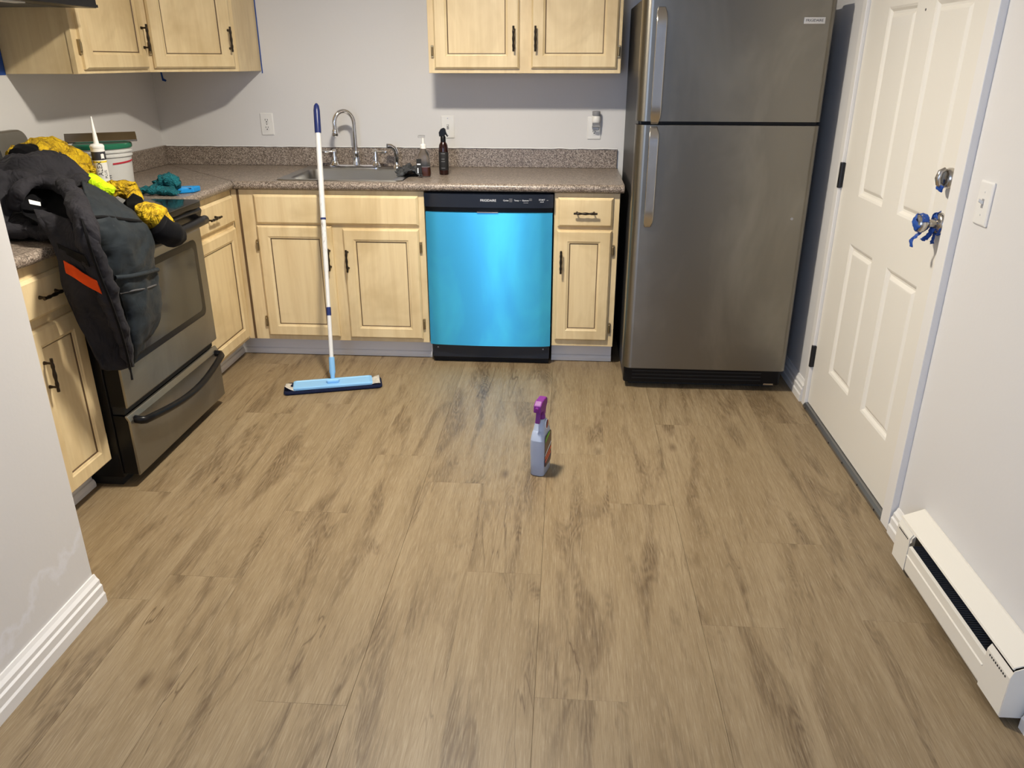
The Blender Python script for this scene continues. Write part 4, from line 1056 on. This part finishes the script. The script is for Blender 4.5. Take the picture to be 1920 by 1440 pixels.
# local: x from the hinge edge towards the viewer, -y out of the wall
DWid = D0-D1; sx = .018; fx = -.004
zs = [.028, .245, .790, .972, 1.625, 1.735, 1.945, 2.045]
ys = [sx, -D0*0+.215, .457, .596, .850, DWid-sx]
ys = [sx, .215, .457, .596, .850, DWid-sx]
slab = MB().box(sx, DWid-sx, .010, .040, zs[0], zs[-1])
slab.box(sx, ys[1], fx, .010, zs[0], zs[-1]).box(ys[2], ys[3], fx, .010, zs[0], zs[-1]).box(ys[4], ys[5], fx, .010, zs[0], zs[-1])
for a, b in ((ys[1], ys[2]), (ys[3], ys[4])):
    for z0, z1 in ((zs[0], zs[1]), (zs[2], zs[3]), (zs[4], zs[5]), (zs[6], zs[7])): slab.box(a, b, fx, .010, z0, z1)
build(slab, 'slab', 'doorpaint', dr1, local=True)
for a, b in ((ys[1], ys[2]), (ys[3], ys[4])):
    for z0, z1 in ((zs[1], zs[2]), (zs[3], zs[4]), (zs[5], zs[6])):
        pm = MB().loops([ring(a, b, z0, z1, fx+.0002), inset(a, b, z0, z1, .007, fx+.003), inset(a, b, z0, z1, .015, fx+.010), inset(a, b, z0, z1, .022, fx+.011),
                         inset(a, b, z0, z1, .034, fx+.0035), inset(a, b, z0, z1, .038, fx+.0028)], False, True)
        build(pm, 'panel', 'doorpaint', dr1, local=True)
for zz in (.245, 1.025, 1.82):
    h = MB().lathe([(.0085, zz-.050), (.0095, zz-.047), (.0095, zz+.047), (.0085, zz+.050)], (sx-.004, fx-.010, 0), 12)
    h.box(sx-.022, sx+.006, fx-.006, fx+.001, zz-.048, zz+.048)
    build(h, 'hinge', 'hingeblack', dr1, bevel=.001, local=True)
kx = .918; kz = 1.002
kn = build(MB().lathe([(.033, fx), (.033, fx-.006), (.028, fx-.012), (.013, fx-.016), (.012, fx-.034), (.019, fx-.038), (.027, fx-.050), (.028, fx-.060), (.024, fx-.068), (.010, fx-.072)], (kx, 0, kz), 24, 'y'), 'knob', 'nickel', dr1, smooth=.7, local=True)
def tapewrap(par, pts, wd, m='tape', seed=0):
    rows = [[Vector(p)+Vector(wd)*s for s in (-.5, 0, .5)] for p in pts]
    mb = cloth(rows, 4, .004, 60, .002, seed)
    return solid(build(mb, 'tape', m, par, smooth=1.5, local=True, recalc=False), .0012, 0)
def arc(cx_, cz_, r, a0, a1, y, n=7): return [(cx_+r*math.cos(a), y, cz_+r*math.sin(a)) for a in np.linspace(a0, a1, n)]
tapewrap(kn, arc(kx, kz, .0295, .3, 4.2, fx-.054), (0, .020, 0), 'tape', 1)
tapewrap(kn, [(kx-.022, fx-.064, kz+.020), (kx-.004, fx-.0735, kz+.004), (kx+.018, fx-.068, kz-.014)], (.020, 0, .016), 'tape', 2)
tapewrap(kn, arc(kx, kz, .034, 1.8, 6.0, fx-.007), (0, .014, 0), 'tape', 3)
tapewrap(kn, [(kx-.010, fx-.013, kz+.026), (kx+.006, fx-.0135, kz+.006), (kx+.020, fx-.013, kz-.018)], (.016, 0, .010), 'tape', 8)
tapewrap(kn, [(kx+.004, fx-.056, kz-.026), (kx-.002, fx-.064, kz-.042), (kx-.010, fx-.070, kz-.052), (kx-.006, fx-.068, kz-.072)], (.012, .006, 0), 'tape', 4)
tapewrap(kn, [(kx+.006, fx-.022, kz-.012), (kx+.002, fx-.026, kz-.032), (kx-.004, fx-.034, kz-.046), (kx+.004, fx-.044, kz-.050)], (.016, .008, 0), 'tape', 5)
tapewrap(kn, [(kx, fx-.010, kz-.030), (kx+.003, fx-.014, kz-.048), (kx+.002, fx-.012, kz-.060)], (.018, 0, .004), 'tape', 6)
db = build(MB().lathe([(.030, fx), (.030, fx-.008), (.026, fx-.016), (.008, fx-.019)], (.925, 0, 1.135), 24, 'y'), 'deadbolt', 'nickel', dr1, smooth=.7, local=True)
tt = MB().tube([(.925, fx-.018, 1.135-.024), (.925, fx-.032, 1.135-.016), (.925, fx-.036, 1.135), (.925, fx-.032, 1.135+.018), (.925, fx-.020, 1.135+.026)], [(.006, .006), (.009, .008), (.010, .009), (.009, .008), (.006, .006)], 12)
build(tt, 'thumb_turn', 'nickel', db, smooth=1.0, local=True)
tapewrap(db, [(.908, fx-.024, 1.122), (.922, fx-.030, 1.112), (.938, fx-.022, 1.104)], (.010, 0, .018), 'tape', 7)
build(MB().lathe([(.004, fx-.001), (.004, fx+.003)], (.527, 0, 1.60), 8, 'y'), 'peep_mark', 'darkgrey', dr1, local=True)
# jamb strips (flat casing standing proud of the wall)
tr2 = thing('trim_2', 'flat white jamb strips framing the entry door', 'door frame', (W, D0, 0), -PI/2, kind='structure')
jb = MB().box(-.028, .014, -.018, .060, .002, 2.09); build(jb, 'hinge_jamb', 'trim', tr2, bevel=.002, local=True)
jb = MB().box(DWid-.014, DWid+.046, -.022, .060, .002, 2.09); build(jb, 'latch_jamb', 'trim', tr2, bevel=.002, local=True)
build(MB().box(.014, DWid-.014, -.018, .060, 2.05, 2.09), 'head_jamb', 'trim', tr2, bevel=.002, local=True)
th = thing('trim_3', 'grey metal door threshold with screws', 'threshold', (W, D0, 0), -PI/2, kind='structure')
build(MB().prism([(.050, .001), (-.022, .001), (-.022, .012), (-.014, .022), (-.002, .024), (.050, .027)], 'x', .015, DWid-.015), 'threshold_bar', 'threshold', th, local=True)
for k in range(6): build(MB().lathe([(.004, -.0232), (.004, -.0215)], (.05+k*.172, 0, .008), 8, 'y'), 'screw', 'blackmatte', th, local=True)
# switch by the door
sw = thing('wall_switch', 'white toggle switch on the wall beside the entry door', 'switch', (W, -2.187, 1.098), -PI/2)
build(MB().loops([rr3p(-.036, .036, -.058, .058, .004, -.0005), rr3p(-.036, .036, -.058, .058, .004, -.004), rr3p(-.032, .032, -.054, .054, .004, -.007)]), 'cover_plate', 'plate', sw, local=True, smooth=.5)
build(MB().box(-.0055, .0055, -.0074, -.0062, -.012, .012), 'toggle_slot', 'grey', sw, local=True)
build(MB().prism([(-.006, -.004), (-.006, .006), (-.020, .013), (-.020, .005)], 'x', -.0035, .0035), 'toggle', 'plate', sw, local=True, bevel=.001)
for s in (-.030, .030): build(MB().lathe([(.0028, -.0082), (.0028, -.006)], (0, 0, s), 8, 'y'), 'screw', 'plate', sw, local=True)

# ------------------------------------------------------------------ baseboard heater
hx = W; hy0, hy1 = -2.905, -2.246; ho_ = W-.068
ht = thing('baseboard_heater', 'cream metal baseboard heater on the wall by the entry door', 'heater', (W-.03, -2.57, 0))
build(MB().prism([(W-.001, .188), (W-.006, .188), (W-.014, .184), (ho_+.004, .163), (ho_+.002, .158), (ho_+.005, .156), (ho_+.008, .161), (W-.014, .180), (W-.004, .180), (W-.004, .020), (W-.001, .020)], 'y', hy0+.003, hy1-.003), 'top_cover', 'heater', ht)
fp = [(ho_+.002, .024), (ho_+.0, .030), (ho_, .076), (ho_-.003, .079), (ho_, .082), (ho_, .108), (ho_+.008, .111), (ho_+.008, .107), (ho_+.004, .105), (ho_+.004, .030), (ho_+.006, .024)]
build(MB().prism(fp, 'y', -2.800, -2.336), 'front_cover', 'heater', ht)
for a, b, nm in ((hy0, -2.802, 'near'), (-2.334, hy1, 'far')):
    pr_ = [(W-.001, .020), (ho_, .020), (ho_-.001, .138), (ho_+.004, .156), (W-.010, .183), (W-.001, .187)]
    e_ = MB().prism([(ho_, .022), (ho_-.0015, .022), (ho_-.0015, .134), (ho_+.006, .148), (ho_+.008, .146), (ho_+.001, .132)], 'y', a, b)
    cap = build(e_, 'end_panel', 'heater', ht)
    for k in range(9):
        yy = a+(b-a)*(.16+.68*k/8)
        build(MB().box(ho_-.0022, ho_-.0010, yy-.0022, yy+.0022, .124, .129), 'vent_hole', 'blackmatte', cap)
    if nm == 'near': build(MB().prism(pr_, 'y', a-.002, a), 'end_plate', 'heater', ht)
fins = build(MB().tube([(W-.034, hy0+.10, .075), (W-.034, hy1-.09, .075)], .011, 10), 'element_pipe', 'darkgrey', ht, smooth=.8)
for k in range(50):
    yy = -2.79+k*.0092
    build(MB().box(W-.058, W-.010, yy, yy+.0008, .050, .112), 'fin', 'darkgrey', fins)
build(MB().box(W-.010, W-.0045, hy0+.006, hy1-.006, .022, .178), 'back_plate', 'blackmatte', ht)

# ------------------------------------------------------------------ ceiling lamp (above the frame)
lm = thing('ceiling_lamp_offscreen', 'round white disc ceiling lamp above the kitchen floor', 'lamp', (1.72, -1.82, H))
build(MB().lathe([(.08, H-.001), (.08, H-.02), (.10, H-.030), (.10, H-.051)], (1.72, -1.82, 0), 28), 'canopy', 'white', lm, smooth=.7)
# opal disc: shines down and sideways, not onto the ceiling
build(MB().lathe([(.100, H-.050), (.100, H-.062), (.094, H-.070), (.06, H-.076), (.002, H-.078)], (1.72, -1.82, 0), 32), 'lamp_diffuser_offscreen', 'glow', lm, smooth=1.0)
build(MB().lathe([(.104, H-.030), (.112, H-.034), (.112, H-.083), (.1015, H-.083), (.1015, H-.034)], (1.72, -1.82, 0), 32), 'rim', 'white', lm, smooth=.6)  # unseen rim lip, deepened to block grazing light towards the wall cabinets
